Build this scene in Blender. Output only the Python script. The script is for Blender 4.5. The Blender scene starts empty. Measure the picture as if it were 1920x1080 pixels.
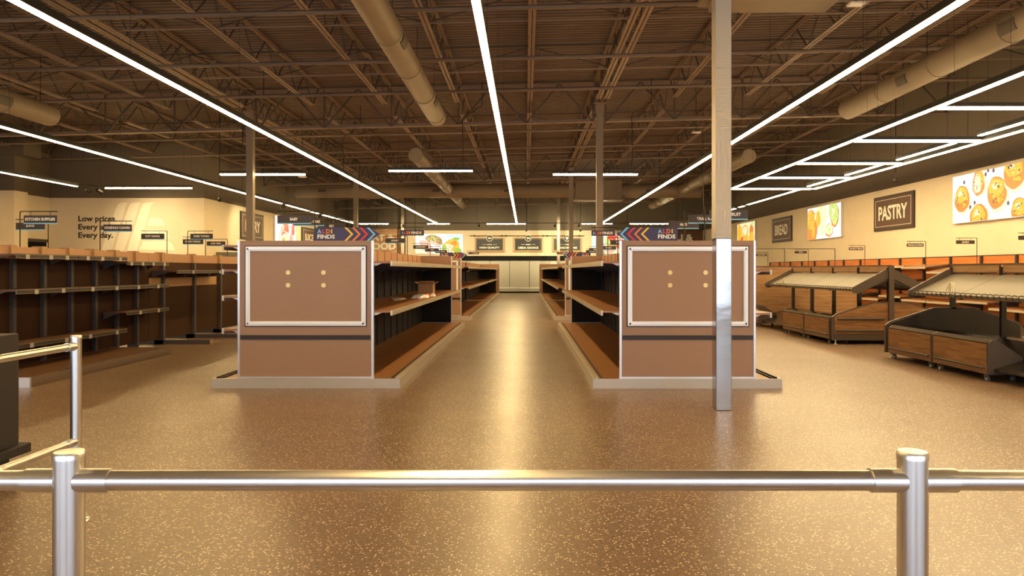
import bpy, math, random
from mathutils import Vector, Matrix
random.seed(7)
C = bpy.context.scene
COL = C.collection
F = 1330.0            # focal length in pixels of the 1920 px frame
EYE = 1.35            # camera height

# ------------------------------------------------------------------ camera
cam_d = bpy.data.cameras.new('camera'); cam = bpy.data.objects.new('camera', cam_d); COL.objects.link(cam)
cam.location = (0, 0, EYE); cam.rotation_euler = (math.pi/2, 0, 0)
cam_d.sensor_width = 36; cam_d.lens = F/1920*36
cam_d.shift_x = -25/1920; cam_d.shift_y = -33/1920
cam_d.clip_start = 0.05; cam_d.clip_end = 200
C.camera = cam
# ------------------------------------------------------------------ world, exposure
w = bpy.data.worlds.new('world'); C.world = w; w.use_nodes = True
bgn = w.node_tree.nodes['Background']
bgn.inputs[0].default_value = (0.62, 0.72, 0.9, 1); bgn.inputs[1].default_value = 1.0
C.view_settings.view_transform = 'Standard'; C.view_settings.look = 'None'
C.view_settings.gamma = 1; C.view_settings.exposure = 0.0; C.view_settings.use_curve_mapping = False
STRIP = 64.0          # strength of the linear lamps
BAKERY = 52.0
DAY = 110.0           # daylight through each shop-front window (W)

def day_light(x, sx):
    l = bpy.data.lights.new('daylight', 'AREA'); l.shape = 'RECTANGLE'; l.size = sx; l.size_y = 2.4
    l.energy = DAY; l.color = (0.72, 0.84, 1.0)
    o = bpy.data.objects.new('daylight', l); COL.objects.link(o)
    o.location = (x, -4.05, 1.6); o.rotation_euler = (math.pi/2, 0, 0)
    return o
for x in (-12.0, -7.0, -2.0, 3.0, 8.0): day_light(x, 4.2)

# ------------------------------------------------------------------ materials
M = {}
def mat(name, col, rough=0.5, metal=0.0, spec=0.5, noise=0, nscale=8.0, bump=0, bscale=50, stretch=None, emis=None, estr=0):
    m = bpy.data.materials.new(name); m.use_nodes = True; M[name] = m
    nt = m.node_tree; b = nt.nodes['Principled BSDF']
    b.inputs['Base Color'].default_value = (*col, 1); b.inputs['Roughness'].default_value = rough
    b.inputs['Metallic'].default_value = metal; b.inputs['Specular IOR Level'].default_value = spec
    tc = nt.nodes.new('ShaderNodeTexCoord'); mp = nt.nodes.new('ShaderNodeMapping')
    nt.links.new(tc.outputs['Object'], mp.inputs[0])
    if stretch: mp.inputs['Scale'].default_value = stretch
    if noise:
        n = nt.nodes.new('ShaderNodeTexNoise'); n.inputs['Scale'].default_value = nscale; n.inputs['Detail'].default_value = 5
        r = nt.nodes.new('ShaderNodeMapRange'); r.inputs['To Min'].default_value = 1-noise; r.inputs['To Max'].default_value = 1+noise
        r.inputs['From Min'].default_value = .3; r.inputs['From Max'].default_value = .7
        mx = nt.nodes.new('ShaderNodeVectorMath'); mx.operation = 'SCALE'; mx.inputs[0].default_value = col
        nt.links.new(mp.outputs[0], n.inputs['Vector']); nt.links.new(n.outputs[0], r.inputs[0])
        nt.links.new(r.outputs[0], mx.inputs['Scale']); nt.links.new(mx.outputs[0], b.inputs['Base Color'])
    if bump:
        n2 = nt.nodes.new('ShaderNodeTexNoise'); n2.inputs['Scale'].default_value = bscale; n2.inputs['Detail'].default_value = 3
        bp = nt.nodes.new('ShaderNodeBump'); bp.inputs['Strength'].default_value = bump; bp.inputs['Distance'].default_value = .01
        nt.links.new(mp.outputs[0], n2.inputs['Vector']); nt.links.new(n2.outputs[0], bp.inputs['Height'])
        nt.links.new(bp.outputs[0], b.inputs['Normal'])
    if emis:
        b.inputs['Emission Color'].default_value = (*emis, 1); b.inputs['Emission Strength'].default_value = estr
    return m
WARM = (1.0, 0.69, 0.30)
mat('lamp_warm', (.9,.9,.85), .4, emis=WARM, estr=STRIP)
mat('lamp_back', (.9,.9,.85), .4, emis=(1.0,.80,.42), estr=STRIP*2.0)
mat('lamp_bakery', (.9,.9,.9), .4, emis=(1.0,.73,.37), estr=BAKERY)
mat('lamp_spot', (.9,.9,.9), .4, emis=(1.0,.85,.5), estr=8)
mat('lamp_housing', (.02,.018,.015), .5)
mat('track', (.012,.011,.01), .5)
mat('deck', (.18,.12,.078), .6, noise=.06, nscale=3)
mat('steel_paint', (.26,.18,.125), .55, noise=.07, nscale=5)
mat('steel_dark', (.085,.062,.046), .55)
mat('pipe_paint', (.19,.135,.095), .5)
mat('duct', (.26,.20,.13), .5, noise=.04, nscale=4)
mat('duct_vent', (.10,.08,.06), .6)
mat('column_dimmed', (.24,.19,.14), .5)  # column paint darkened so the bare columns look less lit by nearby lamps
mat('column', (.55,.47,.35), .4, noise=.02, nscale=3)
mat('wall_cream', (.80,.69,.50), .75, noise=.025, nscale=2.5, bump=.08, bscale=120)
mat('wall_grey', (.16,.13,.095), .8, noise=.04, nscale=2)
mat('wall_logo', (.97,.90,.72), .7)
mat('ink', (.035,.025,.025), .6)
mat('plinth', (.52,.47,.40), .42, .35, noise=.03, nscale=6)
mat('aluminium', (.78,.77,.75), .33, .75)
mat('frame_silver', (.93,.94,.97), .32, .15)
mat('brown_panel', (.36,.212,.132), .5, noise=.03, nscale=60)
mat('brown_deck', (.34,.155,.058), .38, noise=.04, nscale=30)
mat('brown_top', (.46,.25,.135), .5, noise=.04, nscale=20)
mat('brown_back', (.055,.024,.010), .8, spec=.2, noise=.05, nscale=12)
mat('black_back', (.012,.008,.006), .6, spec=.3, noise=.1, nscale=12)
mat('price_rail_dark', (.16,.115,.075), .45, .2)
mat('deck_dark', (.13,.060,.028), .45)
mat('plinth_dark', (.22,.155,.105), .5, .2)
mat('upright_left', (.075,.062,.062), .55)
mat('upright_dark', (.036,.030,.030), .5)
mat('slot_dark', (.035,.024,.02), .5)
mat('bracket_white', (.62,.56,.48), .4, .2)
mat('bracket_dark', (.075,.062,.058), .5)
mat('price_rail', (.58,.50,.38), .35, .3)
mat('ticket_white', (.42,.38,.33), .6)
mat('ticket_red', (.55,.06,.03), .6)
mat('gold', (.80,.58,.22), .35, .5)
mat('rail_steel', (.76,.74,.71), .29, 1.0, stretch=(40,40,1), noise=.03, nscale=5)
mat('column_steel', (.52,.53,.52), .13, 1.0, bump=.35, bscale=2.4, stretch=(.5,.5,1.4))
mat('sign_dark', (.050,.034,.032), .5)
mat('sign_blue', (.25,.62,.85), .5)
mat('sign_text', (.92,.86,.74), .5)
mat('navy', (.045,.035,.10), .45)
mat('c_yellow', (.95,.60,.02), .5); mat('c_orange', (.85,.22,.03), .5); mat('c_red', (.75,.03,.03), .5); mat('c_blue', (.22,.55,.82), .5)
mat('rod', (.03,.024,.02), .5, .5)
mat('wall_sign_brown', (.10,.045,.022), .55)
mat('wall_sign_edge', (.030,.014,.010), .5)
mat('counter', (.030,.022,.019), .6, noise=.12, nscale=150)
mat('rubber', (.02,.018,.016), .6)
mat('kraft', (.45,.26,.12), .7, noise=.05, nscale=10)
mat('kraft_in', (.36,.20,.09), .7)
mat('plastic_bag', (.85,.80,.78), .3); mat('bag_red', (.75,.10,.05), .35)
mat('table_grey', (.085,.060,.042), .45, .15)
mat('rail_bronze', (.045,.030,.02), .75, spec=.2)
mat('table_black', (.018,.014,.012), .16)
mat('sheet_steel', (.15,.122,.085), .5, .2, noise=.04, nscale=3)
mat('caster', (.12,.11,.10), .4); mat('caster_hub', (.75,.74,.7), .3, .6)
mat('wire', (.6,.5,.35), .3, .8)
mat('cooler_cover', (.42,.40,.33), .45, noise=.02)
mat('cooler_body', (.40,.38,.33), .4); mat('cooler_dark', (.006,.006,.006), .7, spec=.15)
mat('cooler_grey', (.16,.15,.12), .4)
mat('white_plastic', (.85,.82,.76), .4)
mat('wood_frame', (.62,.36,.12), .5, noise=.08, nscale=15)
mat('board_black', (.012,.010,.008), .5); mat('board_grey', (.11,.13,.15), .5)

def wood(name, c1, c2, sc=(1,1,1), scale=3.0, rough=.42):
    m = bpy.data.materials.new(name); m.use_nodes = True; M[name] = m; nt = m.node_tree; b = nt.nodes['Principled BSDF']
    tc = nt.nodes.new('ShaderNodeTexCoord'); mp = nt.nodes.new('ShaderNodeMapping'); mp.inputs['Scale'].default_value = sc
    n = nt.nodes.new('ShaderNodeTexNoise'); n.inputs['Scale'].default_value = scale; n.inputs['Detail'].default_value = 8; n.inputs['Distortion'].default_value = .6
    r = nt.nodes.new('ShaderNodeValToRGB'); e = r.color_ramp.elements
    e[0].position = .32; e[0].color = (*c1, 1); e[1].position = .68; e[1].color = (*c2, 1)
    nt.links.new(tc.outputs['Object'], mp.inputs[0]); nt.links.new(mp.outputs[0], n.inputs['Vector'])
    nt.links.new(n.outputs[0], r.inputs[0]); nt.links.new(r.outputs[0], b.inputs['Base Color']); b.inputs['Roughness'].default_value = rough
wood('wood', (.14,.060,.020), (.30,.145,.055), (1,1,9), 2.2)
wood('wood_light', (.25,.125,.048), (.42,.235,.10), (1,1,9), 2.0)
wood('wood_orange', (.60,.17,.030), (.76,.25,.045), (1,1,6), 1.5, .5)
wood('wood_wall', (.07,.032,.016), (.20,.09,.04), (1,1,14), 2.0, .6)

def brick(name):
    m = bpy.data.materials.new(name); m.use_nodes = True; M[name] = m; nt = m.node_tree; b = nt.nodes['Principled BSDF']
    tc = nt.nodes.new('ShaderNodeTexCoord'); sp = nt.nodes.new('ShaderNodeSeparateXYZ'); cb = nt.nodes.new('ShaderNodeCombineXYZ')
    n = nt.nodes.new('ShaderNodeTexBrick'); n.inputs['Scale'].default_value = 1
    n.inputs['Color1'].default_value = (.50,.22,.09,1); n.inputs['Color2'].default_value = (.68,.42,.20,1); n.inputs['Mortar'].default_value = (.55,.42,.27,1)
    n.inputs['Brick Width'].default_value = .36; n.inputs['Row Height'].default_value = .11; n.inputs['Mortar Size'].default_value = .01
    nt.links.new(tc.outputs['Object'], sp.inputs[0]); nt.links.new(sp.outputs[0], cb.inputs[0]); nt.links.new(sp.outputs[2], cb.inputs[1])
    nt.links.new(cb.outputs[0], n.inputs['Vector']); nt.links.new(n.outputs[0], b.inputs['Base Color']); b.inputs['Roughness'].default_value = .8
brick('brick')

def floor_mat():
    m = bpy.data.materials.new('floor_vinyl'); m.use_nodes = True; M['floor'] = m; nt = m.node_tree; b = nt.nodes['Principled BSDF']
    L = nt.links.new; N = nt.nodes.new
    tc = N('ShaderNodeTexCoord')
    def flakes(scale, thr, soft):
        v = N('ShaderNodeTexVoronoi'); v.inputs['Scale'].default_value = scale; v.inputs['Randomness'].default_value = 1
        nz = N('ShaderNodeTexNoise'); nz.inputs['Scale'].default_value = scale*1.3; nz.inputs['Detail'].default_value = 2
        ad = N('ShaderNodeMixRGB'); ad.blend_type = 'LINEAR_LIGHT'; ad.inputs[0].default_value = .012
        L(tc.outputs['Object'], ad.inputs[1]); L(nz.outputs['Color'], ad.inputs[2]); L(ad.outputs[0], v.inputs['Vector'])
        sp = N('ShaderNodeSeparateColor'); L(v.outputs['Color'], sp.inputs[0])
        d = N('ShaderNodeMapRange'); d.inputs['From Min'].default_value = soft; d.inputs['From Max'].default_value = soft*.55
        L(v.outputs['Distance'], d.inputs[0])
        g = N('ShaderNodeMath'); g.operation = 'GREATER_THAN'; g.inputs[1].default_value = thr; L(sp.outputs[0], g.inputs[0])
        mu = N('ShaderNodeMath'); mu.operation = 'MULTIPLY'; L(d.outputs[0], mu.inputs[0]); L(g.outputs[0], mu.inputs[1])
        return mu.outputs[0]
    base = N('ShaderNodeTexNoise'); base.inputs['Scale'].default_value = 60; base.inputs['Detail'].default_value = 4
    L(tc.outputs['Object'], base.inputs['Vector'])
    rp = N('ShaderNodeValToRGB'); e = rp.color_ramp.elements
    e[0].position = .35; e[0].color = (.120,.069,.040,1); e[1].position = .65; e[1].color = (.225,.138,.083,1)
    L(base.outputs[0], rp.inputs[0])
    # broad plank tint
    bk = N('ShaderNodeTexBrick'); bk.inputs['Scale'].default_value = 1; bk.inputs['Brick Width'].default_value = .914; bk.inputs['Row Height'].default_value = .457
    bk.inputs['Mortar Size'].default_value = .0012; bk.inputs['Color1'].default_value = (.92,.92,.92,1); bk.inputs['Color2'].default_value = (1.06,1.06,1.06,1); bk.inputs['Mortar'].default_value = (.8,.8,.8,1)
    L(tc.outputs['Object'], bk.inputs['Vector'])
    mm = N('ShaderNodeMixRGB'); mm.blend_type = 'MULTIPLY'; mm.inputs[0].default_value = 1; L(rp.outputs[0], mm.inputs[1]); L(bk.outputs[0], mm.inputs[2])
    f1 = flakes(78, .74, .46); f2 = flakes(170, .80, .45)
    a = N('ShaderNodeMixRGB'); L(f2, a.inputs[0]); L(mm.outputs[0], a.inputs[1]); a.inputs[2].default_value = (.42,.32,.21,1)
    c = N('ShaderNodeMixRGB'); L(f1, c.inputs[0]); L(a.outputs[0], c.inputs[1]); c.inputs[2].default_value = (.85,.70,.50,1)
    L(c.outputs[0], b.inputs['Base Color'])
    b.inputs['Roughness'].default_value = .36; b.inputs['Specular IOR Level'].default_value = .75
    rn = N('ShaderNodeTexNoise'); rn.inputs['Scale'].default_value = 1.2; rn.inputs['Detail'].default_value = 4; L(tc.outputs['Object'], rn.inputs['Vector'])
    rr = N('ShaderNodeMapRange'); rr.inputs['To Min'].default_value = .27; rr.inputs['To Max'].default_value = .38; L(rn.outputs[0], rr.inputs[0]); L(rr.outputs[0], b.inputs['Roughness'])
    bp = N('ShaderNodeBump'); bp.inputs['Strength'].default_value = .12; bp.inputs['Distance'].default_value = .004
    L(base.outputs[0], bp.inputs['Height']); L(bp.outputs[0], b.inputs['Normal'])
floor_mat()

def glow(name, col, s=1.0):
    return mat(name, tuple(c*.12 for c in col), .4, emis=col, estr=s)
for n_, c_ in dict(p_white=(.93,.94,.97), p_sky=(.62,.80,.93), p_crust=(.80,.24,.02), p_gold=(.93,.50,.03), p_cream=(1,.86,.55),
                   p_berry=(.055,.055,.11), p_green=(.32,.52,.04), p_red=(.85,.10,.05), p_pink=(.95,.48,.38), p_brown=(.42,.17,.06),
                   p_shadow=(.86,.78,.62), p_dark=(.30,.10,.03), p_lime=(.62,.80,.22)).items(): glow(n_, c_, 1.0)

# ------------------------------------------------------------------ mesh builder
class MB:
    def __init__(s): s.v=[]; s.f=[]; s.m=[]; s.mats=[]
    def mi(s, name):
        if name not in s.mats: s.mats.append(name)
        return s.mats.index(name)
    def add(s, vs, fs, m):
        n=len(s.v); k=s.mi(m); s.v+= [tuple(p) for p in vs]
        for f in fs: s.f.append(tuple(i+n for i in f)); s.m.append(k)
        return s
    def box(s, x0,x1,y0,y1,z0,z1,m):
        vs=[(x,y,z) for x in (x0,x1) for y in (y0,y1) for z in (z0,z1)]
        return s.add(vs, [(0,1,3,2),(4,6,7,5),(0,4,5,1),(2,3,7,6),(0,2,6,4),(1,5,7,3)], m)
    def prism(s, pts, axis, d0, d1, m):
        # pts: 2-D outline in the two other axes (in x,y,z order), extruded along axis
        def P(p,d):
            if axis=='x': return (d,p[0],p[1])
            if axis=='y': return (p[0],d,p[1])
            return (p[0],p[1],d)
        n=len(pts); vs=[P(p,d0) for p in pts]+[P(p,d1) for p in pts]
        fs=[tuple(range(n)), tuple(range(2*n-1,n-1,-1))]+[(i,(i+1)%n,n+(i+1)%n,n+i) for i in range(n)]
        return s.add(vs,fs,m)
    def bar(s, p0, p1, w, h, m):
        a=Vector(p0); b=Vector(p1); d=(b-a).normalized()
        up=Vector((0,0,1)) if abs(d.z)<.95 else Vector((0,1,0))
        r=d.cross(up).normalized(); u=r.cross(d).normalized()
        vs=[]
        for q in (a,b):
            for i,j in ((-1,-1),(1,-1),(1,1),(-1,1)): vs.append(q+r*(i*w/2)+u*(j*h/2))
        return s.add(vs,[(0,1,2,3),(7,6,5,4),(0,4,5,1),(1,5,6,2),(2,6,7,3),(3,7,4,0)],m)
    def tube(s, p0, p1, r, m, n=12, r1=None, caps=True):
        a=Vector(p0); b=Vector(p1); d=(b-a).normalized(); r1=r if r1 is None else r1
        up=Vector((0,0,1)) if abs(d.z)<.95 else Vector((0,1,0))
        e=d.cross(up).normalized(); u=e.cross(d).normalized(); vs=[]
        for q,rr in ((a,r),(b,r1)):
            for i in range(n):
                t=2*math.pi*i/n; vs.append(q+e*(rr*math.cos(t))+u*(rr*math.sin(t)))
        fs=[(i,(i+1)%n,n+(i+1)%n,n+i) for i in range(n)]
        if caps: fs+=[tuple(range(n-1,-1,-1)),tuple(range(n,2*n))]
        return s.add(vs,fs,m)
    def path(s, pts, r, m, n=6):
        for a,b in zip(pts,pts[1:]): s.tube(a,b,r,m,n)
        return s
    def lathe(s, c, prof, m, n=20):
        # prof: (radius, z) from the bottom up, about the vertical through c
        vs=[]; k=len(prof)
        for r,z in prof:
            for i in range(n):
                t=2*math.pi*i/n; vs.append((c[0]+r*math.cos(t),c[1]+r*math.sin(t),c[2]+z))
        fs=[(j*n+i,j*n+(i+1)%n,(j+1)*n+(i+1)%n,(j+1)*n+i) for j in range(k-1) for i in range(n)]
        fs+=[tuple(range(n-1,-1,-1)),tuple((k-1)*n+i for i in range(n))]
        return s.add(vs,fs,m)
    def build(s, name, parent=None, smooth=False, loc=(0,0,0), bevel=0):
        me=bpy.data.meshes.new(name)
        L=Vector(loc); me.from_pydata([tuple(Vector(v)-L) for v in s.v],[],s.f)
        for k in s.mats: me.materials.append(M[k])
        me.polygons.foreach_set('material_index', s.m)
        if smooth:
            me.polygons.foreach_set('use_smooth',[True]*len(me.polygons))
            try: me.set_sharp_from_angle(angle=math.radians(40))
            except Exception: pass
        me.update(); o=bpy.data.objects.new(name,me); COL.objects.link(o); o.location=L
        if bevel:
            b=o.modifiers.new('bevel','BEVEL'); b.width=bevel; b.segments=2; b.limit_method='ANGLE'
        if parent:
            o.parent=parent; o.location = L if loc!=(0,0,0) else Vector((0,0,0))
        return o
def tag(o, label, cat, group=None):
    o['label']=label; o['category']=cat
    if group: o['group']=group
    return o
def thing(name, loc, label, cat, group=None, rz=0):
    o=bpy.data.objects.new(name,None); o.empty_display_size=.1; COL.objects.link(o); o.location=loc; o.rotation_euler=(0,0,rz)
    return tag(o,label,cat,group)
def rebase(t,p):
    t.location=p
    for c in t.children: c.location=c.location-Vector(p)
def struct(o): o['kind']='structure'; return o
def text(name, body, size, p, parent, m, face='-y', width=None, bold=0.0, align='CENTER', depth=.002, cap=None, spacing=1.0):
    cu=bpy.data.curves.new('txt','FONT'); cu.body=body; cu.size=size; cu.align_x=align; cu.align_y='CENTER'
    cu.extrude=depth; cu.offset=bold; cu.space_line=spacing; cu.resolution_u=3
    t=bpy.data.objects.new('txt',cu); COL.objects.link(t); bpy.context.view_layer.update()
    me=bpy.data.meshes.new_from_object(t.evaluated_get(bpy.context.evaluated_depsgraph_get())); bpy.data.objects.remove(t)
    xs=[v.co.x for v in me.vertices]; ys=[v.co.y for v in me.vertices]
    w=max(xs)-min(xs); h=max(ys)-min(ys); sx=(width/w) if width else 1; sy=(cap/h) if cap else 1
    cx=(max(xs)+min(xs))/2 if align=='CENTER' else min(xs); cy=(max(ys)+min(ys))/2
    for v in me.vertices:
        a=(v.co.x-cx)*sx; b=(v.co.y-cy)*sy; c=v.co.z
        if face=='-y': v.co=(a,-c,b)
        elif face=='-x': v.co=(-c,-a,b)      # on the right wall, facing the room
        else: v.co=(c,a,b)                   # '+x': on the left wall
    me.materials.clear(); me.materials.append(M[m])
    for p_ in me.polygons: p_.material_index=0
    o=bpy.data.objects.new(name,me); COL.objects.link(o); o.parent=parent; o.location=p
    return o
ORD=['first','second','third','fourth','fifth','sixth','seventh','eighth','ninth','tenth','eleventh','twelfth','thirteenth','fourteenth']

# ------------------------------------------------------------------ the room
XL, XR, ZB, ZF = -16.3, 11.0, 44.0, -4.3
SL=.024                                      # fall of the roof across the shop
def roofz(x, z=6.22): return z+(x-1.9)*SL
struct(MB().box(XL-.3,XR+.3,ZF-.3,ZB+.3,-.1,0,'floor').build('floor'))
def wall(name, x0,x1,y0,y1, split=3.83, top=6.5):
    return struct(MB().box(x0,x1,y0,y1,0,split,'wall_cream').box(x0,x1,y0,y1,split,top,'wall_grey').build(name))
wall('wall_right', XR,XR+.2,ZF,ZB+.2)
wall('wall_back', -11.2,XR,ZB,ZB+.2)
wall('wall_left_far', -11.2,-11.0,24.5,ZB)
wall('wall_alcove', XL-.2,-11.0,24.3,24.5)
wall('wall_left', XL-.2,XL,ZF,24.3)
# shop front: piers, sill and lintel around five openings
mb=MB(); op=[(-14.2,-9.8),(-9.2,-4.8),(-4.2,.2),(.8,5.2),(5.8,10.2)]
xs=[XL]+[v for a in op for v in a]+[XR]
for i in range(0,len(xs),2): mb.box(xs[i],xs[i+1],ZF-.2,ZF,0,6.5,'wall_cream')
for a,b in op: mb.box(a,b,ZF-.2,ZF,0,.3,'wall_cream'); mb.box(a,b,ZF-.2,ZF,2.9,6.5,'wall_cream')
struct(mb.build('wall_front'))
for i,(a,b) in enumerate(op):
    mb=MB()
    for x in (a,(a+b)/2-.03,b-.06): mb.box(x,x+.06,ZF-.15,ZF-.05,.3,2.9,'rod')
    mb.box(a,b,ZF-.15,ZF-.05,.3,.36,'rod').box(a,b,ZF-.15,ZF-.05,2.84,2.9,'rod')
    struct(mb.build('window_%d'%(i+1)))
# vertical joints of the upper back wall
mb=MB()
for x in [-9.2,-6.1,-3.0,.1,3.2,6.3,9.4]: mb.box(x-.02,x+.02,ZB-.012,ZB,3.85,6.1,'steel_dark')
struct(mb.build('trim_1'))
# pier with a bulkhead at the left edge
struct(MB().box(XL,-15.85,22.0,22.6,0,3.83,'wall_cream').box(XL,-15.85,22.0,22.6,3.83,4.92,'wall_grey').build('wall_pier'))
struct(MB().box(XL,-15.5,21.9,22.7,4.92,5.42,'wall_grey').build('trim_2'))
# dark opening in the alcove's side wall
d=struct(MB().box(XL,XL+.03,22.75,24.1,0,2.3,'cooler_dark').box(XL,XL+.05,22.68,22.75,0,2.4,'steel_dark').box(XL,XL+.05,22.75,24.15,2.3,2.4,'steel_dark').build('door_1'))
# roof deck: trapezoidal steel sheet with ribs running across
vs=[]; fs=[]; prof=[]; y=ZF
while y<ZB+.1:
    prof+=[(y,0),(y+.06,0),(y+.07,.045),(y+.14,.045)]; y+=.15
for (yy,h) in prof: vs+= [(XL-.2,yy,roofz(XL-.2)+h),(XR+.2,yy,roofz(XR+.2)+h)]
for i in range(len(prof)-1): fs.append((2*i,2*i+2,2*i+3,2*i+1))
n0=len(vs); m=MB(); m.add(vs,fs,'deck')
m.add([(XL-.2,ZF,roofz(XL)+.1),(XR+.2,ZF,roofz(XR)+.1),(XR+.2,ZB+.2,roofz(XR)+.1),(XL-.2,ZB+.2,roofz(XL)+.1)],[(0,1,2,3)],'deck')
struct(m.build('ceiling'))

# ------------------------------------------------------------------ columns
CX=[-7.05,1.905]; CZ=[6.83,18.2,29.5,40.8]
far_words={18.2:'nearest',29.5:'middle',40.8:'farthest'}
def column(x,y,label,wrap=False):
    r=thing('steel_column',(x,y,0),label,'column',None if wrap else None)
    h=roofz(x)-.62
    if wrap:
        MB().box(-.067,.083,0,.15,0,1.66,'column_steel').build('stainless_cladding',r,bevel=.006)
        MB().box(-.072,.080,.004,.146,1.66,h,'column').build('shaft',r)
    else:
        MB().box(-.085,.085,-.085,.085,0,h,'column_dimmed').build('shaft',r)
        MB().box(-.14,.14,-.14,.14,0,.012,'steel_dark').build('base_plate',r)
    MB().box(-.16,.16,-.16,.16,h,h+.02,'steel_paint').box(-.11,.11,-.11,.11,h-.2,h,'steel_paint').build('cap',r)
column(1.905,6.83,'tall cream column with stainless steel cladding, in front of the right end panel',True)
column(1.905,18.2,'cream square column standing behind the near right shelving run, nearest of the bare ones there')
column(1.905,29.5,'thin cream column right of the aisle, middle one behind the near shelving')
column(1.905,40.8,'farthest thin cream column right of the aisle, in front of the award board')
column(-7.05,18.2,'cream column rising behind the left end panel, in front of the dairy sign')
column(-7.05,29.5,'slim cream column under the cross duct, left of the arrow sign')
column(-7.05,40.8,'farthest slim cream column on the left, beside the laundry sign')

# ------------------------------------------------------------------ roof steel
def truss(p0,p1,depth,pitch,cw,gap,r,mats=('steel_paint','steel_dark'),inset=0.0,verticals=True,shoe=.0):
    """open-web truss between two top-chord points: top chord, bottom chord (each two angles), bent-bar web"""
    a=Vector(p0); b=Vector(p1); L=(b-a).length; d=(b-a)/L; side=d.cross(Vector((0,0,1))).normalized()
    top=MB(); bot=MB(); web=MB(); dn=Vector((0,0,-depth))
    for s in (-1,1):
        o=side*(s*(gap/2+cw/2))
        top.bar(a+o,b+o,cw,.012,mats[0]); top.bar(a+side*(s*gap/2)-Vector((0,0,cw/2)),b+side*(s*gap/2)-Vector((0,0,cw/2)),.008,cw,mats[0])
        aa=a+dn+d*inset; bb=b+dn-d*inset
        bot.bar(aa+o,bb+o,cw,.012,mats[0]); bot.bar(aa+side*(s*gap/2)+Vector((0,0,cw/2)),bb+side*(s*gap/2)+Vector((0,0,cw/2)),.008,cw,mats[0])
    n=max(2,int(round((L-2*inset)/pitch))); st=(L-2*inset)/n
    for i in range(n):
        b0=a+dn+d*(inset+st*i); b1=a+dn+d*(inset+st*(i+1)); t=a+d*(inset+st*(i+.5))
        web.bar(b0,t,r,r,mats[1]); web.bar(t,b1,r,r,mats[1])
        if verticals and i>0: web.bar(b0,a+d*(inset+st*i),r*.8,r*.8,mats[1])
    web.bar(a,a+dn+d*inset,r,r,mats[1]); web.bar(b,b+dn-d*inset,r,r,mats[1])
    return top,bot,web
def roof_truss(name,p0,p1,label,cat,*args,group=None,**kw):
    t,b,w_=truss(p0,p1,*args,**kw)
    r=thing(name,p0,label,cat,group); q=Vector(p0)
    for nm,mb in (('top_chord',t),('bottom_chord',b),('web',w_)):
        mb.v=[tuple(Vector(v)-q) for v in mb.v]; mb.build(nm,r)
    return r
bays=[(6.95,18.08,'nearest bay'),(18.32,29.38,'second bay'),(29.62,40.68,'third bay'),(40.92,43.9,'last bay')]
lines=[]; x=1.905+9-1.79
k=5
jx=[1.905+1.79*i for i in range(-10,6)]
for bi,(y0,y1,bn) in enumerate(bays):
    for i in range(-10,6):
        xx=1.905+1.79*i
        if bi==3 and abs(i)>6: continue
        if bi==0 and (i<-8): continue
        if xx>XR-.2 or (bi>=1 and xx<-10.9 and y0>24) : continue
        yy1=y1
        if xx<-10.9 and y1>24.2: yy1=24.2
        zt=roofz(xx)-.03
        where='over the clad column line' if i==0 else '%s to the %s of the clad column line'%(ORD[abs(i)-1],'left' if i<0 else 'right')
        dbl=(i%5==0)
        offs=(-.10,.10) if dbl else (0,)
        for o in offs:
            pos='' if not dbl else (', left of pair' if o<0 else ', right of pair')
            roof_truss('roof_joist',(xx+o,y0,zt),(xx+o,yy1,zt),'steel joist %s, %s%s'%(where,bn,pos),'joist',.60,1.25,.052,.022,.022,inset=.55 if (yy1-y0)>4 else .3,verticals=False,group='open-web roof joists')
gx=[XL+.02,-7.05,1.905,XR-.02]
for gz,gn in ((6.83,'directly over the clad column'),(18.2,'over the first row of bare columns'),(29.5,'over the second row of bare columns'),(40.8,'over the last row of columns')):
    for j,sn in ((0,'left span'),(1,'centre span'),(2,'right span')):
        x0,x1=gx[j]+.12,gx[j+1]-.12
        if gz>24 and j==0: x0=-10.9
        roof_truss('roof_girder',(x0,gz,roofz(x0)-.06),(x1,gz,roofz(x1)-.06),'deep steel girder truss crossing the shop %s, %s'%(gn,sn),'girder',1.0,1.79,.075,.02,.04,inset=.05,group='roof girders')
# sprinkler pipes across the shop
for i,py in enumerate([10.9,13.5,15.9,20.6,23.4,26.2,32.2,35.0,37.8]):
    x0=XL+.1 if py<24 else -10.9
    mb=MB(); z=lambda x: roofz(x)-.78
    mb.tube((x0,py,z(x0)),(XR-.1,py,z(XR-.1)),.036,'pipe_paint',10)
    x=x0+1
    while x<XR-.5:
        mb.tube((x,py,z(x)-.03),(x,py,z(x)+.09),.022,'pipe_paint',6); x+=3.1
    o=mb.build('sprinkler_pipe',smooth=True); tag(o,'grey sprinkler pipe running across under the roof joists, %s from the front'%ORD[i],'pipe','sprinkler pipes')
# bridging rods
for i,py in enumerate([12.0,15.0,21.6,25.6,33.9,36.6]):
    x0=XL+.1 if py<24 else -10.9
    mb=MB(); mb.bar((x0,py,roofz(x0)-.60),(XR-.1,py,roofz(XR)-.60),.03,.03,'steel_paint')
    mb.bar((x0,py+.02,roofz(x0)-.08),(XR-.1,py+.02,roofz(XR)-.08),.03,.03,'steel_dark')
    for a,b in zip(jx,jx[1:]):
        if a<x0 or b>XR: continue
        if (a-1.905)/1.79%2<1: mb.bar((a,py,roofz(a)-.60),(b,py,roofz(b)-.10),.02,.02,'steel_dark')
        else: mb.bar((a,py,roofz(a)-.10),(b,py,roofz(b)-.60),.02,.02,'steel_dark')
    tag(mb.build('joist_bridging'),'thin angle-iron bridging tying the roof joists together, %s line from the front'%ORD[i],'bridging','joist bridging')

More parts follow.
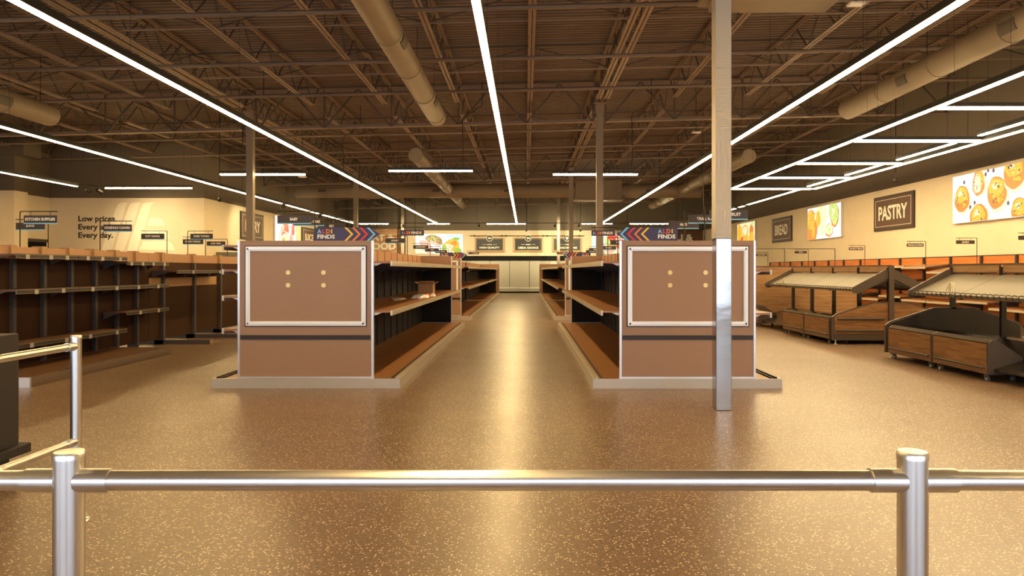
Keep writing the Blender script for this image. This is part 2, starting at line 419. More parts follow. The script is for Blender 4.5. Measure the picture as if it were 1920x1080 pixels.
# ------------------------------------------------------------------ ducts
def duct(x,z,y0,y1,r,label,vents=(),end='flat'):
    t=thing('round_duct',(x,y0,z),label,'duct')
    L=y1-y0; mb=MB(); n=28
    mb.tube((0,0,0),(0,L,0),r,'duct',n)
    q=.0
    while q<L-.3:        # spiral seams
        mb.tube((0,q,0),(0,q+.012,0),r+.004,'duct',n,caps=False); q+=.16
    mb.build('pipe',t,smooth=True)
    q=.0
    while q<=L+.01:
        a=min(q,L-.06)+.01; MB().tube((0,a,0),(0,a+.045,0),r+.014,'duct',n).build('collar',t,smooth=True); q+=1.9
    for v,side in vents:
        g=MB(); s=1 if side=='r' else -1
        for a in range(5):
            t0=math.radians(-38+a*9); t1=math.radians(-38+(a+1)*9)
            p=lambda th,rr: (s*rr*math.cos(th),rr*math.sin(th))
            g.prism([p(t0,r),p(t1,r),p(t1,r+.02),p(t0,r+.02)],'y',v-y0-.17,v-y0+.17,'duct_vent')
        g.build('vent_grille',t)
    q=.9
    while q<L:
        MB().tube((0,q,r),(0,q,roofz(x)-z-.012),.006,'rod',5).build('hanger_rod',t); q+=2.6
    return t
duct(-2.12,5.03,5.2,17.0,.22,'fat round spiral duct above the left aisle edge, left of the centre light line',[(7.6,'r'),(11.2,'r'),(15.2,'r')])
duct(-3.5,5.03,22.6,32.45,.22,'round duct with a flat disc end, beyond the fat near duct, meeting the cross duct',[(25.5,'r'),(30,'r')])
duct(-3.5,5.03,33.15,39.8,.22,'short round duct emerging behind the cross duct on the left',[(37,'r')])
duct(7.42,5.05,7.0,16.3,.23,'large round duct at upper right ending above the bakery light grid',[(10.6,'l'),(13.6,'l')])
duct(7.2,5.03,22.8,32.45,.22,'round duct with a disc end behind the clad column top, far right',[(27,'l')])
duct(7.2,5.03,33.15,40.2,.22,'short round duct hanging beyond the cross duct on the right',[(37,'l')])
duct(-10.05,4.62,6.0,15.0,.22,'round duct cut by the left edge of the photo, above the pier',[(13.4,'r')])
t=thing('cross_duct',(-10.6,32.8,5.03),'wide round main duct crossing the shop from side to side','duct')
MB().tube((0,0,0),(12.9,0,0),.33,'duct',28).tube((15.0,0,0),(18.7,0,0),.33,'duct',28).build('pipe',t,smooth=True)
for q in (0.01,2.4,4.9,7.4,9.9,12.4,15.2,17.6,18.6): MB().tube((q,0,0),(q+.06,0,0),.345,'duct',28).build('collar',t,smooth=True)
MB().box(12.9,15.0,-.45,.42,-.42,.42,'duct').box(12.8,15.1,-.5,.47,-.47,-.42,'duct').build('junction_box',t)
for q in (1.3,6.5,9.8,13.8-.9,16.3):
    if 12.5<q<13.5: continue
    MB().box(q-.17,q+.17,-.36,-.30,-.09,.03,'duct_vent').build('vent_grille',t)
for q in (1.9,5.6,9.4,12.2,16.8): MB().tube((q,0,.33),(q,0,roofz(q-10.6)-5.02),.008,'rod',5).build('hanger_rod',t)
t=thing('air_unit',(3.05,8.5,4.66),'cream sheet-metal air plenum box above the clad column, cut by the top edge','duct')
MB().box(-.70,.80,-.75,.62,0,.9,'duct').build('casing',t,bevel=.01)
MB().box(-.82,.90,-.85,.70,.10,.16,'duct').build('flange',t)

# ------------------------------------------------------------------ linear lamps
HZ=3.85      # underside height of the lamps
def lamp(p0,p1,label,group,m='lamp_warm',wid=.08,hang=True,z=HZ):
    a=Vector((*p0,z)); b=Vector((*p1,z)); mid=(a+b)/2
    t=thing('linear_light',tuple(mid),label,'light',group)
    a-=mid; b-=mid; up=Vector((0,0,.065)); d=(b-a).normalized()
    lens=.016 if abs(d.y)>.5 else .036; top_=.10
    MB().bar(a+Vector((0,0,(top_+lens)/2-.002)),b+Vector((0,0,(top_+lens)/2-.002)),wid+.008,top_-lens,'lamp_housing').build('housing',t)
    MB().bar(a+d*.01+Vector((0,0,lens/2-.003)),b-d*.01+Vector((0,0,lens/2-.003)),wid,lens,m).build('diffuser',t)
    if hang:
        L=(b-a).length; n=max(2,int(L/3.2)+1); e=min(.25,L*.2)
        for i in range(n):
            q=a+d*(e+(L-2*e)*i/(n-1)); MB().tube(q+Vector((0,0,.09)),(q.x,q.y,roofz(mid.x+q.x)-z-.012),.0022,'rod',5).build('suspension_cable',t)
    return t
lamp((-4.75,-1.5),(-4.75,38.1),'long warm light line running from the upper left corner to the back wall','long light lines over the aisles')
lamp((-.46,-1.5),(-.46,38.1),'long warm light line directly above the centre aisle','long light lines over the aisles')
lamp((4.06,-1.5),(4.06,38.1),'long warm light line passing behind the clad column on the right','long light lines over the aisles')
for a,b,l in ((2.0,26.6,'long warm light line over the left shelving, ending at the first spotlight'),(27.1,31.3,'short warm light run between the first and second spotlights, far left'),
              (31.9,34.0,'short warm light run behind the baby sign, far left'),(34.4,38.0,'last warm light run of the far left line, by the cross lamp')):
    lamp((-9.15,a),(-9.15,b),l,'far left light line')
lamp((-13.4,12.0),(-13.4,21.2),'warm light line at the left edge, ending at the two black spotlights','alcove light lines')
lamp((-12.85,21.7),(-10.2,21.7),'horizontal warm light bar in front of the slogan wall','alcove light lines')
lamp((-8.0,18.6),(-5.77,18.6),'warm cross bar passing behind the column in front of the dairy sign','cross lamps over the aisles')
lamp((-3.46,17.95),(-1.33,17.95),'warm cross bar hanging left of the centre light line','cross lamps over the aisles')
lamp((.72,18.6),(2.95,18.6),'warm cross bar hanging right of the centre light line, crossing a column','cross lamps over the aisles')
for x0,x1,l in ((-9.0,-7.4,'leftmost cross bar in front of the back wall'),(-5.3,-4.1,'short cross bar at the foot of the left light line'),(-2.08,.02,'cross bar at the end of the centre light line'),
                (3.05,4.7,'cross bar at the end of the right light line'),(5.65,7.8,'rightmost cross bar in front of the back wall')):
    lamp((x0,38.35),(x1,38.35),l,'cross bars by the back wall','lamp_back')
G='bakery light grid'
lamp((6.33,2.0),(6.33,23.5),'long bright bar forming the aisle side of the bakery light grid',G,'lamp_bakery')
lamp((8.92,3.0),(8.92,21.9),'long bright bar forming the wall side of the bakery light grid',G,'lamp_bakery')
lamp((8.5,22.0),(8.5,28.2),'bright bar trailing from the bakery grid towards the back wall',G,'lamp_bakery')
lamp((8.5,28.7),(8.5,29.6),'very short bright bar beyond the bakery grid, next to the dried fruit sign',G,'lamp_bakery')
for i,y in enumerate((5.4,8.2,11.0,13.8,16.7,19.3,21.9)):
    lamp((6.40,y),(8.85,y),'bright cross bar of the bakery light grid, %s from the camera'%ORD[i],G,'lamp_bakery')
for a,b,l in ((11.15,13.2,'short inner bar of the bakery grid, nearest'),(13.95,16.1,'short inner bar of the bakery grid, second from the camera'),(16.85,18.7,'short inner bar of the bakery grid, third from the camera'),(19.45,21.2,'short inner bar of the bakery grid, farthest')):
    lamp((8.45,a),(8.45,b),l,G,'lamp_bakery')
def track(p0,p1,label):
    a=Vector((*p0,HZ+.06)); t=thing('lighting_track',tuple(a),label,'track'); b=Vector((*p1,HZ+.06))-a; MB().bar((0,0,0),b,.035,.035,'track').build('rail',t)
    for f in (.1,.9): q=b*f; MB().tube(q,(q.x,q.y,roofz(a.x+q.x)-a.z-.012),.0022,'rod',5).build('suspension_cable',t)
track((-13.35,21.3),(-12.9,21.66),'short black lighting track between the two alcove light bars')
for x0,x1,l in ((-7.35,-5.35,'black lighting track left of the meat picture'),(-4.05,-2.12,'black lighting track above the steak picture'),(.06,3.0,'black lighting track above the middle boards'),(4.75,5.6,'black lighting track over the right-hand picture')):
    track((x0,38.35),(x1,38.35),l)
for a,b,l in ((26.62,27.08,'first short black track piece joining the far left light line, nearest'),(31.32,31.88,'second short black track piece joining the far left light line'),(34.02,34.38,'third short black track piece joining the far left light line')):
    track((-9.15,a),(-9.15,b),l)
def spot(x,y,label,aim=(0,1,-.6),power=0):
    t=thing('spotlight',(x,y,HZ+.04),label,'spotlight'); d=Vector(aim).normalized()
    MB().tube((0,0,-.10),(0,0,0),.012,'track',6).build('stem',t)
    a=Vector((0,0,-.13)); MB().tube(a-d*.09,a+d*.09,.05,'track',14).build('head',t,smooth=True)
    MB().tube(a+d*.09,a+d*.095,.042,'lamp_spot',14).build('lens',t)
    if power:
        l=bpy.data.lights.new('spot_beam','SPOT'); l.energy=power; l.color=(1,.80,.45); l.spot_size=math.radians(75); l.spot_blend=.9; l.shadow_soft_size=.05
        o=bpy.data.objects.new('spot_beam',l); COL.objects.link(o); o.parent=t; o.location=a+d*.11
        o.rotation_euler=d.to_track_quat('-Z','Y').to_euler()
spot(-13.2,21.42,'black spotlight at the end of the left light line, left of its twin',(.1,1,-.45),150)
spot(-12.97,21.6,'black spotlight just left of the slogan light bar',(.3,1,-.4),170)
spot(-9.15,26.85,'first black spotlight interrupting the far left light line',(-1,.2,-.45),130)
spot(-9.15,31.6,'second black spotlight in the far left light line',(-1,.2,-.45),130)
spot(-9.15,34.2,'third black spotlight in the far left light line',(-1,.2,-.45),130)
for x,l in ((-6.6,'left of the steak picture'),(-2.5,'above the high quality board'),(1.6,'right of the choice board'),(2.9,'above the award board')):
    spot(x,38.35,'small black track spotlight %s'%l,(0,1,-.25),900)

# hanging sensors / cameras
def pendant(x,y,z,top,label,r=.05):
    top=roofz(x)-.012
    t=thing('pendant_sensor',(x,y,z),label,'sensor')
    MB().tube((0,0,0),(0,0,top-z),.012,'rod',6).build('rod',t)
    MB().lathe((0,0,-.14),[(.012,0),(.045,.02),(.06,.05),(.06,.08),(.03,.11),(.015,.14)],'rod',14).build('head',t,smooth=True)
pendant(-8.62,20.0,3.42,5.3,'black pendant camera on a rod, above the corner of the slogan wall')
pendant(9.4,18.0,3.72,5.7,'black pendant camera hanging above the pastry sign')
pendant(-6.0,38.6,3.6,5.3,'small black pendant camera above the steak picture')
pendant(-.0+.05,38.6,3.6,5.4,'small black pendant camera at the end of the centre light line')
pendant(3.0,38.6,3.6,5.4,'small black pendant camera above the award board')
for x,y,z,l in ((4.5,18.7,4.97,'small white sensor hanging right of the centre columns'),(-6.6,21.0,4.10,'small white sensor above the left cross bar'),(4.8,10.3,5.2,'white flat sensor box near the top edge, right of the air plenum')):
    t=thing('ceiling_sensor',(x,y,z),l,'sensor')
    MB().box(-.11,.11,-.08,.08,0,.035,'white_plastic').build('casing',t,bevel=.012)
    MB().tube((0,0,.035),(0,0,roofz(x)-z-.012),.008,'rod',5).build('rod',t)
for i,(x,y,z0,l) in enumerate(((-6.55,16.4,4.1,'black power cable looping down to the left cross bar'),(-5.2,20.2,4.0,'black power drop cable above the left end panel'),(-1.6,18.0,3.97,'black power cable dropping to the cross bar left of centre'),
     (2.7,18.0,3.97,'black power cable dropping to the cross bar right of centre'),(5.0,20,2.9,'long black drop cable right of the columns, down to the nuts sign'))):
    zt=roofz(x)-.62; pts=[(x,y,z0),(x+.02,y,z0+.3),(x,y,zt-.35),(x+.06,y,zt-.25),(x+.25,y,zt-.16),(x+.42,y,zt-.02),(x+.5,y,zt),(x+.5,y,roofz(x+.5)-.012)]
    tag(MB().path(pts,.010,'rod').build('power_cable'),l,'cable')

# ------------------------------------------------------------------ gondola shelving
SH=.03
def shelf(parent, xc, side, y0, y1, z, depth=.93, dark=False, tickets=0, rail=True, start=.06, bm=None):
    s=side; xa=xc+s*start; xb=xc+s*depth
    lo,hi=min(xa,xb),max(xa,xb)
    o=MB().box(lo,hi,y0+.004,y1-.004,z-.022,z,'deck_dark' if dark else 'brown_deck').build('shelf',parent)
    if rail:
        r=MB(); x0,x1=(xb,xb+s*.022); r.box(min(x0,x1),max(x0,x1),y0+.004,y1-.004,z-.055,z+.006,'price_rail_dark' if dark else 'price_rail')
        x0,x1=(xb+s*.022,xb+s*.025); r.box(min(x0,x1),max(x0,x1),y0+.01,y1-.01,z-.040,z-.012,'upright_dark' if dark else 'price_rail')
        r.build('price_rail',o)
    for yy in (y0+.012,y1-.012):
        xe=xc+s*(depth-.10)
        pts=[(xa,z-.022),(xe,z-.022),(xe-s*.06,z-.05),(xa+s*.15,z-.10),(xa,z-.17)] if depth>.6 else [(xa,z-.022),(xe,z-.022),(xe-s*.08,z-.045),(xa,z-.13)]
        if s<0: pts=pts[::-1]
        MB().prism(pts,'y',yy-.004,yy+.004,(bm if (bm and yy<y1-.1) else 'bracket_dark')).build('bracket',o)
    for q in range(tickets):
        yy=y0+(q+.5)*(y1-y0)/tickets+random.uniform(-.06,.06); x0,x1=(xb+s*.026,xb+s*.030)
        MB().box(min(x0,x1),max(x0,x1),yy-.035,yy+.035,z-.062,z-.004,'ticket_white' if (q or random.random()<.5) else 'ticket_white').build('ticket',o)
    return o
def end_panel(parent, xc, y, full, frame=True, inner=+1, half=.765):
    """brown end board; y is its outer face towards the camera"""
    p=MB().box(xc-half,xc+half,y,y+.035,.11,1.69,'brown_panel').build('end_panel',parent)
    t=MB()
    for s in (-1,1): t.box(xc+s*half-.012,xc+s*half+.012,y-.006,y+.041,.11,1.69,'aluminium')
    t.box(xc-half,xc+half,y-.004,y,.112,.135,'aluminium')
    t.build('edge_trim',p)
    if frame:
        f=MB(); a,b,z0,z1=xc-.685,xc+.690,.715,1.622; wd=.052
        for (xx0,xx1,zz0,zz1) in ((a,b,z1-wd,z1),(a,b,z0,z0+wd),(a,a+wd,z0+wd,z1-wd),(b-wd,b,z0+wd,z1-wd)):
            f.box(xx0,xx1,y-.014,y,zz0,zz1,'frame_silver')
        i=.017
        for (xx0,xx1,zz0,zz1) in ((a+i,b-i,z1-wd+.012,z1-i),(a+i,b-i,z0+i,z0+wd-.012),(a+i,a+wd-.012,z0+i,z1-i),(b-wd+.012,b-i,z0+i,z1-i)):
            f.box(xx0,xx1,y-.024,y-.014,zz0,zz1,'frame_silver')
        f.build('poster_frame',p,bevel=.003)
        g=MB()
        for (xx0,xx1,zz0,zz1) in ((a-.012,b+.012,z1,z1+.010),(a-.012,b+.012,z0-.010,z0),(a-.012,a,z0,z1),(b,b+.012,z0,z1)): g.box(xx0,xx1,y-.006,y,zz0,zz1,'slot_dark')
        g.build('frame_gasket',p)
        for sx in (-.20,.205):
            for zz in (1.325,1.18):
                MB().tube((xc+sx,y-.006,zz),(xc+sx,y,zz),.026,'gold',18).build('fixing_disc',p)
        MB().box(xc-half+.02,xc+half-.02,y-.010,y,.558,.608,'slot_dark').box(xc-half+.02,xc+half-.02,y-.016,y-.008,.598,.610,'slot_dark').build('groove',p)
    return p
def gondola(label, xc, y0, y1, R, Lh, name='gondola_shelving', near='frame', far='panel', base=(-1,1), back='black_back', tickets=0, group='double-sided shelving runs', half=1.08, up=.61):
    t=thing(name,(xc,y0,0),label,'shelving',group)
    t.location=(0,0,0)   # geometry is written in room coordinates
    b=MB(); d=MB(); q=MB()
    hl=half if -1 in base else .30; hr=half if 1 in base else .30
    b.box(xc-hl,xc+hr,y0,y0+.03,0,.11,'plinth').box(xc-hl,xc+hr,y1-.03,y1,0,.11,'plinth')
    b.box(xc-hl,xc-hl+.03,y0+.031,y1-.031,0,.11,'plinth').box(xc+hr-.03,xc+hr,y0+.031,y1-.031,0,.11,'plinth')
    b.build('plinth',t)
    d.box(xc-hl+.03,xc+hr-.03,y0+.03,y1-.03,.085,.105,'brown_deck').build('base_deck',t)
    for s,h in ((-1,hl),(1,hr)):
        q=MB(); xx=xc+s*(h-.05); q.box(xx-.012,xx+.012,y0+.05,y1-.05,.105,.125,'price_rail' if (s*xc<0) else 'slot_dark')
        q.box(xx-s*.05-.008,xx-s*.05+.008,y0+.05,y1-.05,.105,.12,'slot_dark'); q.build('ticket_rail',t)
    MB().box(xc-.03,xc+.03,y0+.036,y1-.036,.105,1.50,back).build('back_panel',t)
    MB().box(xc-.035,xc+.035,y0+.036,y1-.036,1.50,1.675,'brown_top').build('top_board',t)
    n=int(round((y1-y0-.1)/up)); st=(y1-y0-.1)/n
    for i in range(n+1):
        yy=y0+.05+st*i
        MB().box(xc-.055,xc+.055,yy-.014,yy+.014,.105,1.50,'upright_dark').box(xc-.05,xc+.05,yy-.014,yy+.014,1.50,1.69,'brown_top').build('upright',t)
    n=int(round((y1-y0-.1)/1.22)); st=(y1-y0-.1)/n
    for s,hs in ((1,R),(-1,Lh)):
        for z in hs:
            for i in range(n): shelf(t,xc,s,y0+.05+st*i,y0+.05+st*(i+1),z,half-.12,tickets=tickets,bm='bracket_white' if i==0 else None)
    if near: 
        end_panel(t,xc,y0+.001,True,near=='frame')
    if far=='panel':
        e=end_panel(t,xc,y1-.036,False,False)
        MB().box(xc-.75,xc+.75,y1-.040,y1-.036,.12,1.43,'black_back').build('side_liner',e)
    elif far=='wide':
        MB().box(xc-half,xc+half,y1-.036,y1,.111,1.69,'brown_panel').build('end_panel',t)
        MB().box(xc-.90,xc+.90,y1-.040,y1-.0365,.12,1.43,'black_back').build('side_liner',t)
    rebase(t,(xc,y0,0))
    return t
gondola('near left shelving run with silver-framed brown end panel, cardboard box on its middle shelf',-2.515,8.12,16.85,(1.455,.885),(1.64,1.36,1.055,.675))
gondola('near right shelving run with silver-framed brown end panel behind the clad column',1.853,8.10,16.85,(1.355,.86),(1.455,.885))
gondola('second shelving run left of the centre aisle, behind the one holding the cardboard box',-2.515,19.3,29.25,(1.455,.885),(1.455,.885),far=None,up=1.22)
gondola('second shelving run right of the centre aisle, behind the one near the clad column',1.853,19.3,29.25,(1.455,.885),(1.455,.885),far=None,up=1.22)
gondola('farthest shelving run left of the centre aisle, ending in a wide brown board',-2.515,29.75,39.0,(1.455,.885),(),near=None,far='wide',up=1.22)
gondola('farthest shelving run right of the centre aisle, ending in a wide brown board',1.853,29.75,39.0,(),(1.455,.885),near=None,far='wide',up=1.22)

# left shelving row seen from the aisle: partly stripped
XC=-6.70
t=thing('gondola_shelving',(0,0,0),'dark near-left shelving with five uneven shelf levels and a tan base, beside the steel railing','shelving','left shelving row')
y0,y1=8.16,12.55
MB().box(XC-.30,XC+1.0,y0,y0+.03,0,.115,'aluminium').box(XC+.97,XC+1.0,y0+.031,11.389,0,.115,'plinth_dark').box(XC-.30,XC-.27,y0+.031,11.389,0,.115,'plinth_dark').box(XC-.3,XC+1.0,11.39,11.42,0,.115,'plinth_dark').build('plinth',t)
MB().box(XC-.27,XC+.97,y0+.03,11.39,.085,.105,'deck_dark').build('base_deck',t)
for q in (8.7,9.6,10.4,11.0): MB().path([(XC+.985,q,.115),(XC+.97,q+.1,.135),(XC+.98,q+.2,.128),(XC+.985,q+.35,.115)],.006,'slot_dark',5).build('deck_clip',t)
MB().box(XC-.03,XC+.03,y0+.3,y1,.105,1.50,'brown_back').build('back_panel',t)
MB().box(XC-.035,XC+.035,y0+.3,y1,1.50,1.66,'brown_top').build('top_board',t)
yy=y0+.45
k=0
while yy<y1+.05:
    MB().box(XC-.085,XC+.085,yy-.03,yy+.03,.0,1.50,'upright_left').box(XC-.075,XC+.075,yy-.05,yy+.05,1.50,1.68,'kraft').build('upright',t); yy+=.585
def rowshelf(a,b,z,depth,tk,dark=True,brk=True): return shelf(t,XC,1,a,b,z,depth,dark=dark,tickets=tk)
for a,b in ((8.72,9.92),(9.92,11.14)): rowshelf(a,b,1.555,.43,3)
rowshelf(11.14,12.45,1.49,.43,4)
for a,b in ((8.72,9.92),(9.92,11.14),(11.14,12.45)): shelf(t,XC,-1,a,b,1.60,1.0,dark=True)
for a,b in ((8.72,9.92),(9.92,11.14),(11.14,12.45)): rowshelf(a,b,1.11,.43,2)
rowshelf(11.14,12.45,.70,.43,2)
for a,b in ((8.72,9.92),(9.92,11.14)): rowshelf(a,b,.435,.43,2)
rebase(t,(XC,8.16,0))
t=thing('gondola_shelving',(0,0,0),'stripped shelving frame with bare floor feet and one high shelf, beyond the dark near-left unit','shelving','left shelving row')
MB().box(XC-.03,XC+.03,12.56,17.9,.10,1.50,'brown_back').build('back_panel',t)
MB().box(XC-.035,XC+.035,12.56,17.9,1.50,1.66,'brown_top').build('top_board',t)
MB().box(XC+.031,XC+.036,12.56,15.3,1.05,1.22,'kraft').build('patch_board',t)
yy=13.0
while yy<17.86:
    MB().box(XC-.085,XC+.085,yy-.035,yy+.035,.0,1.50,'upright_left').box(XC-.075,XC+.075,yy-.06,yy+.06,1.50,1.68,'kraft').build('upright',t)
    MB().box(XC-.5,XC+.93,yy-.035,yy+.035,0,.075,'upright_left').box(XC+.93,XC+.95,yy-.04,yy+.04,0,.078,'kraft').build('foot',t); yy+=1.22
shelf(t,XC,1,12.6,13.8,1.35,.5,dark=True,tickets=1); shelf(t,XC,1,13.8,15.0,1.35,.5,dark=True,tickets=1)
for q in range(4): shelf(t,XC,-1,12.95+q*1.22,14.17+q*1.22,1.60,1.0,dark=True)
shelf(t,XC,1,16.7,17.85,1.0,.5,dark=True); shelf(t,XC,1,16.7,17.85,1.35,.5,dark=True)
rebase(t,(XC,12.56,0))
gondola('left shelving row behind the near end panel, beyond the second column line',XC,18.6,29.2,(1.455,1.0,.6),(),near='plain',far='panel',base=(1,),group='left shelving row',up=1.22)
gondola('farthest part of the left shelving row, before the back wall',XC,29.85,38.5,(1.455,.885),(),near=None,far='panel',base=(1,),group='left shelving row',up=1.22)

# ------------------------------------------------------------------ things on the shelf
zs=.885
t=thing('cardboard_box',(-1.83,13.15,zs),'small open cardboard box standing on the middle shelf of the near left run','box')
mb=MB(); W_,D_,H_=.27,.34,.21
mb.box(-W_/2,W_/2,-D_/2,D_/2,0,.006,'kraft_in')
for (a,b,c,d_) in ((-W_/2,W_/2,-D_/2,-D_/2+.006),(-W_/2,W_/2,D_/2-.006,D_/2),(-W_/2,-W_/2+.006,-D_/2,D_/2),(W_/2-.006,W_/2,-D_/2,D_/2)): mb.box(a,b,c,d_,0,H_,'kraft')
mb.build('body',t)
for sx,sy in ((1,0),(-1,0),(0,1),(0,-1)):
    f=MB()
    if sx: f.add([(sx*W_/2,-D_/2,H_),(sx*W_/2,D_/2,H_),(sx*(W_/2+.07),D_/2-.01,H_+.04),(sx*(W_/2+.07),-D_/2+.01,H_+.04),(sx*W_/2,-D_/2,H_+.005),(sx*W_/2,D_/2,H_+.005),(sx*(W_/2+.07),D_/2-.01,H_+.046),(sx*(W_/2+.07),-D_/2+.01,H_+.046)],[(0,1,2,3),(7,6,5,4),(0,4,5,1),(1,5,6,2),(2,6,7,3),(3,7,4,0)],'kraft')
    else: f.add([(-W_/2,sy*D_/2,H_),(W_/2,sy*D_/2,H_),(W_/2-.01,sy*(D_/2+.06),H_+.05),(-W_/2+.01,sy*(D_/2+.06),H_+.05),(-W_/2,sy*D_/2,H_+.005),(W_/2,sy*D_/2,H_+.005),(W_/2-.01,sy*(D_/2+.06),H_+.056),(-W_/2+.01,sy*(D_/2+.06),H_+.056)],[(0,1,2,3),(7,6,5,4),(0,4,5,1),(1,5,6,2),(2,6,7,3),(3,7,4,0)],'kraft')
    f.build('flap',t)
def lump(cx,cy,z0,rx,ry,h,m,parent,name,seed,n=26,k=8,red=None):
    rnd=random.Random(seed); vs=[]; fs=[]
    ph=[rnd.uniform(0,6.28) for _ in range(6)]
    for j in range(k+1):
        f=j/k
        for i in range(n):
            a=2*math.pi*i/n; rr=math.sqrt(max(0,1-f**2.2))*(1+.13*math.sin(3*a+ph[0])+.09*math.sin(7*a+ph[1]+4*f))
            vs.append((cx+rx*rr*math.cos(a),cy+ry*rr*math.sin(a),z0+h*f*(1+.18*math.sin(5*a+ph[2]+6*f))))
    for j in range(k):
        for i in range(n): fs.append((j*n+i,j*n+(i+1)%n,(j+1)*n+(i+1)%n,(j+1)*n+i))
    fs.append(tuple(range(n-1,-1,-1)))
    return MB().add(vs,fs,m).build(name,parent,smooth=True)
t=thing('plastic_bag',(-1.80,12.1,zs),'crumpled white plastic bag with a red end, lying in front of the cardboard box','bag')
lump(0,0,0,.14,.36,.055,'plastic_bag',t,'film',3); lump(.04,.40,0,.075,.12,.06,'bag_red',t,'red_print',4)
tag(lump(-2.05,11.35,zs,.12,.34,.03,'bracket_white',None,'plastic_wrap',6),'flat grey scrap of plastic wrap on the middle shelf, left of the bag','wrapping')
tag(lump(-1.66,12.72,zs,.05,.07,.05,'plastic_bag',None,'paper_ball',9),'small crumpled white paper between the bag and the cardboard box','paper')

# ------------------------------------------------------------------ hanging category signs
def aisle_sign(txt,x,y,label,pole=1,z=2.055,base=1.455,group='aisle category signs',w=.46,h=.105,navy=False,blue=True,top=.085):
    t=thing('aisle_sign',(x,y,z),label,'sign',group)
    MB().box(-w/2,w/2,-.006,.006,-h/2,h/2,'navy' if navy else 'sign_dark').build('board',t)
    if blue: MB().box(-w/2,w/2,-.008,.008,-h/2-.014,-h/2,'sign_blue').build('blue_strip',t)
    px=pole*(w/2+.055); zt=h/2+top; far=-pole*(w/2+.005)
    zt=h/2+.055
    mb=MB(); mb.tube((px,0,base-z),(px,0,zt-.02),.008,'rod',6); mb.path([(px,0,zt-.02),(px-pole*.006,0,zt-.006),(px-pole*.02,0,zt)],.008,'rod'); mb.tube((px-pole*.02,0,zt),(far,0,zt),.007,'rod',6)
    mb.box(px-.03,px+.03,-.03,.03,base-z,base-z+.006,'rod')
    for q in (-w*.3,w*.3): mb.tube((q,0,h/2),(q,0,zt),.003,'rod',5)
    mb.build('hanger_frame',t)
    if navy:
        a=text('lettering',txt.split()[1],.062,(w*.185,-.008,0),t,'sign_text',bold=.0022,depth=.001,width=w*.44,cap=h*.52)
        let=txt.split()[0]; cols=['c_blue','c_red','c_orange','c_yellow']
        cxs=[-w*.40,-w*.295,-w*.185,-w*.105]; ws=[w*.10,w*.075,w*.095,w*.03]
        for ch,c,xx,ww in zip(let,cols,cxs,ws): text('letter_'+ch.lower(),ch,.062,(xx,-.008,0),t,c,bold=.0022,depth=.001,width=ww,cap=h*.52)
    elif txt:
        ww=min(w*.9,len(txt)*.0265)
        text('lettering',txt,.06,(0,-.008,0),t,'sign_text',bold=.0018,depth=.001,width=ww,cap=.040)
    return t
def sg(txt,px,py,y,pole,label,base=1.455,**k):
    return aisle_sign(txt,(px-985)*y/F,y,label,pole,z=EYE+(507-py)*y/F,base=base,**k)
TB=1.60
sg('KITCHEN SUPPLIES',76,411,9.87,-1,'dark KITCHEN SUPPLIES sign hanging above the near-left shelving',base=1.56)
sg('JUICE',57,424,11.3,1,'dark JUICE hanging sign half behind the kitchen supplies sign',base=TB)
sg('HOUSEHOLD CLEANERS',220.5,427,11.5,-1,'dark HOUSEHOLD CLEANERS sign in front of the slogan wall',base=1.5)
sg('SOFT DRINKS',286.5,443,14.2,1,'dark SOFT DRINKS sign in front of the pale wall logo',base=TB)
sg('PAPER TOWELS',378,443,14.6,-1,'dark PAPER TOWELS sign above the stripped left shelving',base=1.36)
sg('ENERGY DRINKS',362,453,16.1,1,'dark ENERGY DRINKS sign half behind the paper towels sign',base=TB)
sg('ICED TEAS',405,456.5,17.7,1,'dark ICED TEAS sign just left of the left end panel',base=TB)
sg('BABY',551.5,411,9.8,1,'dark BABY sign above the left end panel',base=1.65)
sg('PERSONAL CARE',579,415.5,10.7,1,'dark PERSONAL CARE sign half behind the baby sign',base=1.65)
sg('PET',622,424,11.7,1,'dark PET sign mostly hidden behind the left arrow sign',base=1.65)
sg('LAUNDRY',741,451,17.0-.4,1,'dark LAUNDRY sign in front of the brick meat and seafood panel',base=1.65)
sg('CANNED MEAT',789,463,21.5,1,'dark CANNED MEAT sign in front of the steak picture')
sg('TUNA',810,468.5,24.2,1,'small dark sign right of the canned meat sign, in front of the steak picture')
sg('PASTA SAUCE',827,471.5,27.2,1,'small dark sign below the steak picture, third of the far ones')
sg('ALDI FINDS',773,436.5,13.9,-1,'navy FINDS sign with coloured letters hanging left of the steak picture',navy=True,blue=False,group='navy finds signs')
sg('ALDI FINDS',888,474.5,30.6,-1,'tiny navy FINDS sign under the high quality board',navy=True,blue=False,group='navy finds signs')
sg('ALDI FINDS',1131,437,13.9,1,'navy FINDS sign with coloured letters behind the tip of the right arrow sign',navy=True,blue=False,group='navy finds signs')
sg('ALDI FINDS',1054,474.5,30.6,1,'tiny navy FINDS sign under the award board',navy=True,blue=False,group='navy finds signs')
sg('NUTS',1281.5,421,10.7,-1,'dark NUTS sign above the right arrow sign',base=1.36)
sg('TRAIL MIX',1323,410,9.5,-1,'dark TRAIL MIX sign left of the clad column',base=1.36)
sg('DRIED FRUIT',1366,402,8.5,-1,'dark DRIED FRUIT sign crossing behind the clad column',base=1.36)
sg('COOKIES',1163,454.5,16.3,-1,'small dark sign behind the right arrow sign, in front of the red meat picture',base=1.36)
sg('VANILLA',1141,464.5,21.5,1,'small dark sign left of the cookies sign, in front of the meat picture')
sg('CEREAL',1117,468,24.2,1,'small dark sign under the right navy sign, half behind a column')
sg('OATMEAL',1110,471.5,27.2,1,'lowest small dark sign right of the award board')

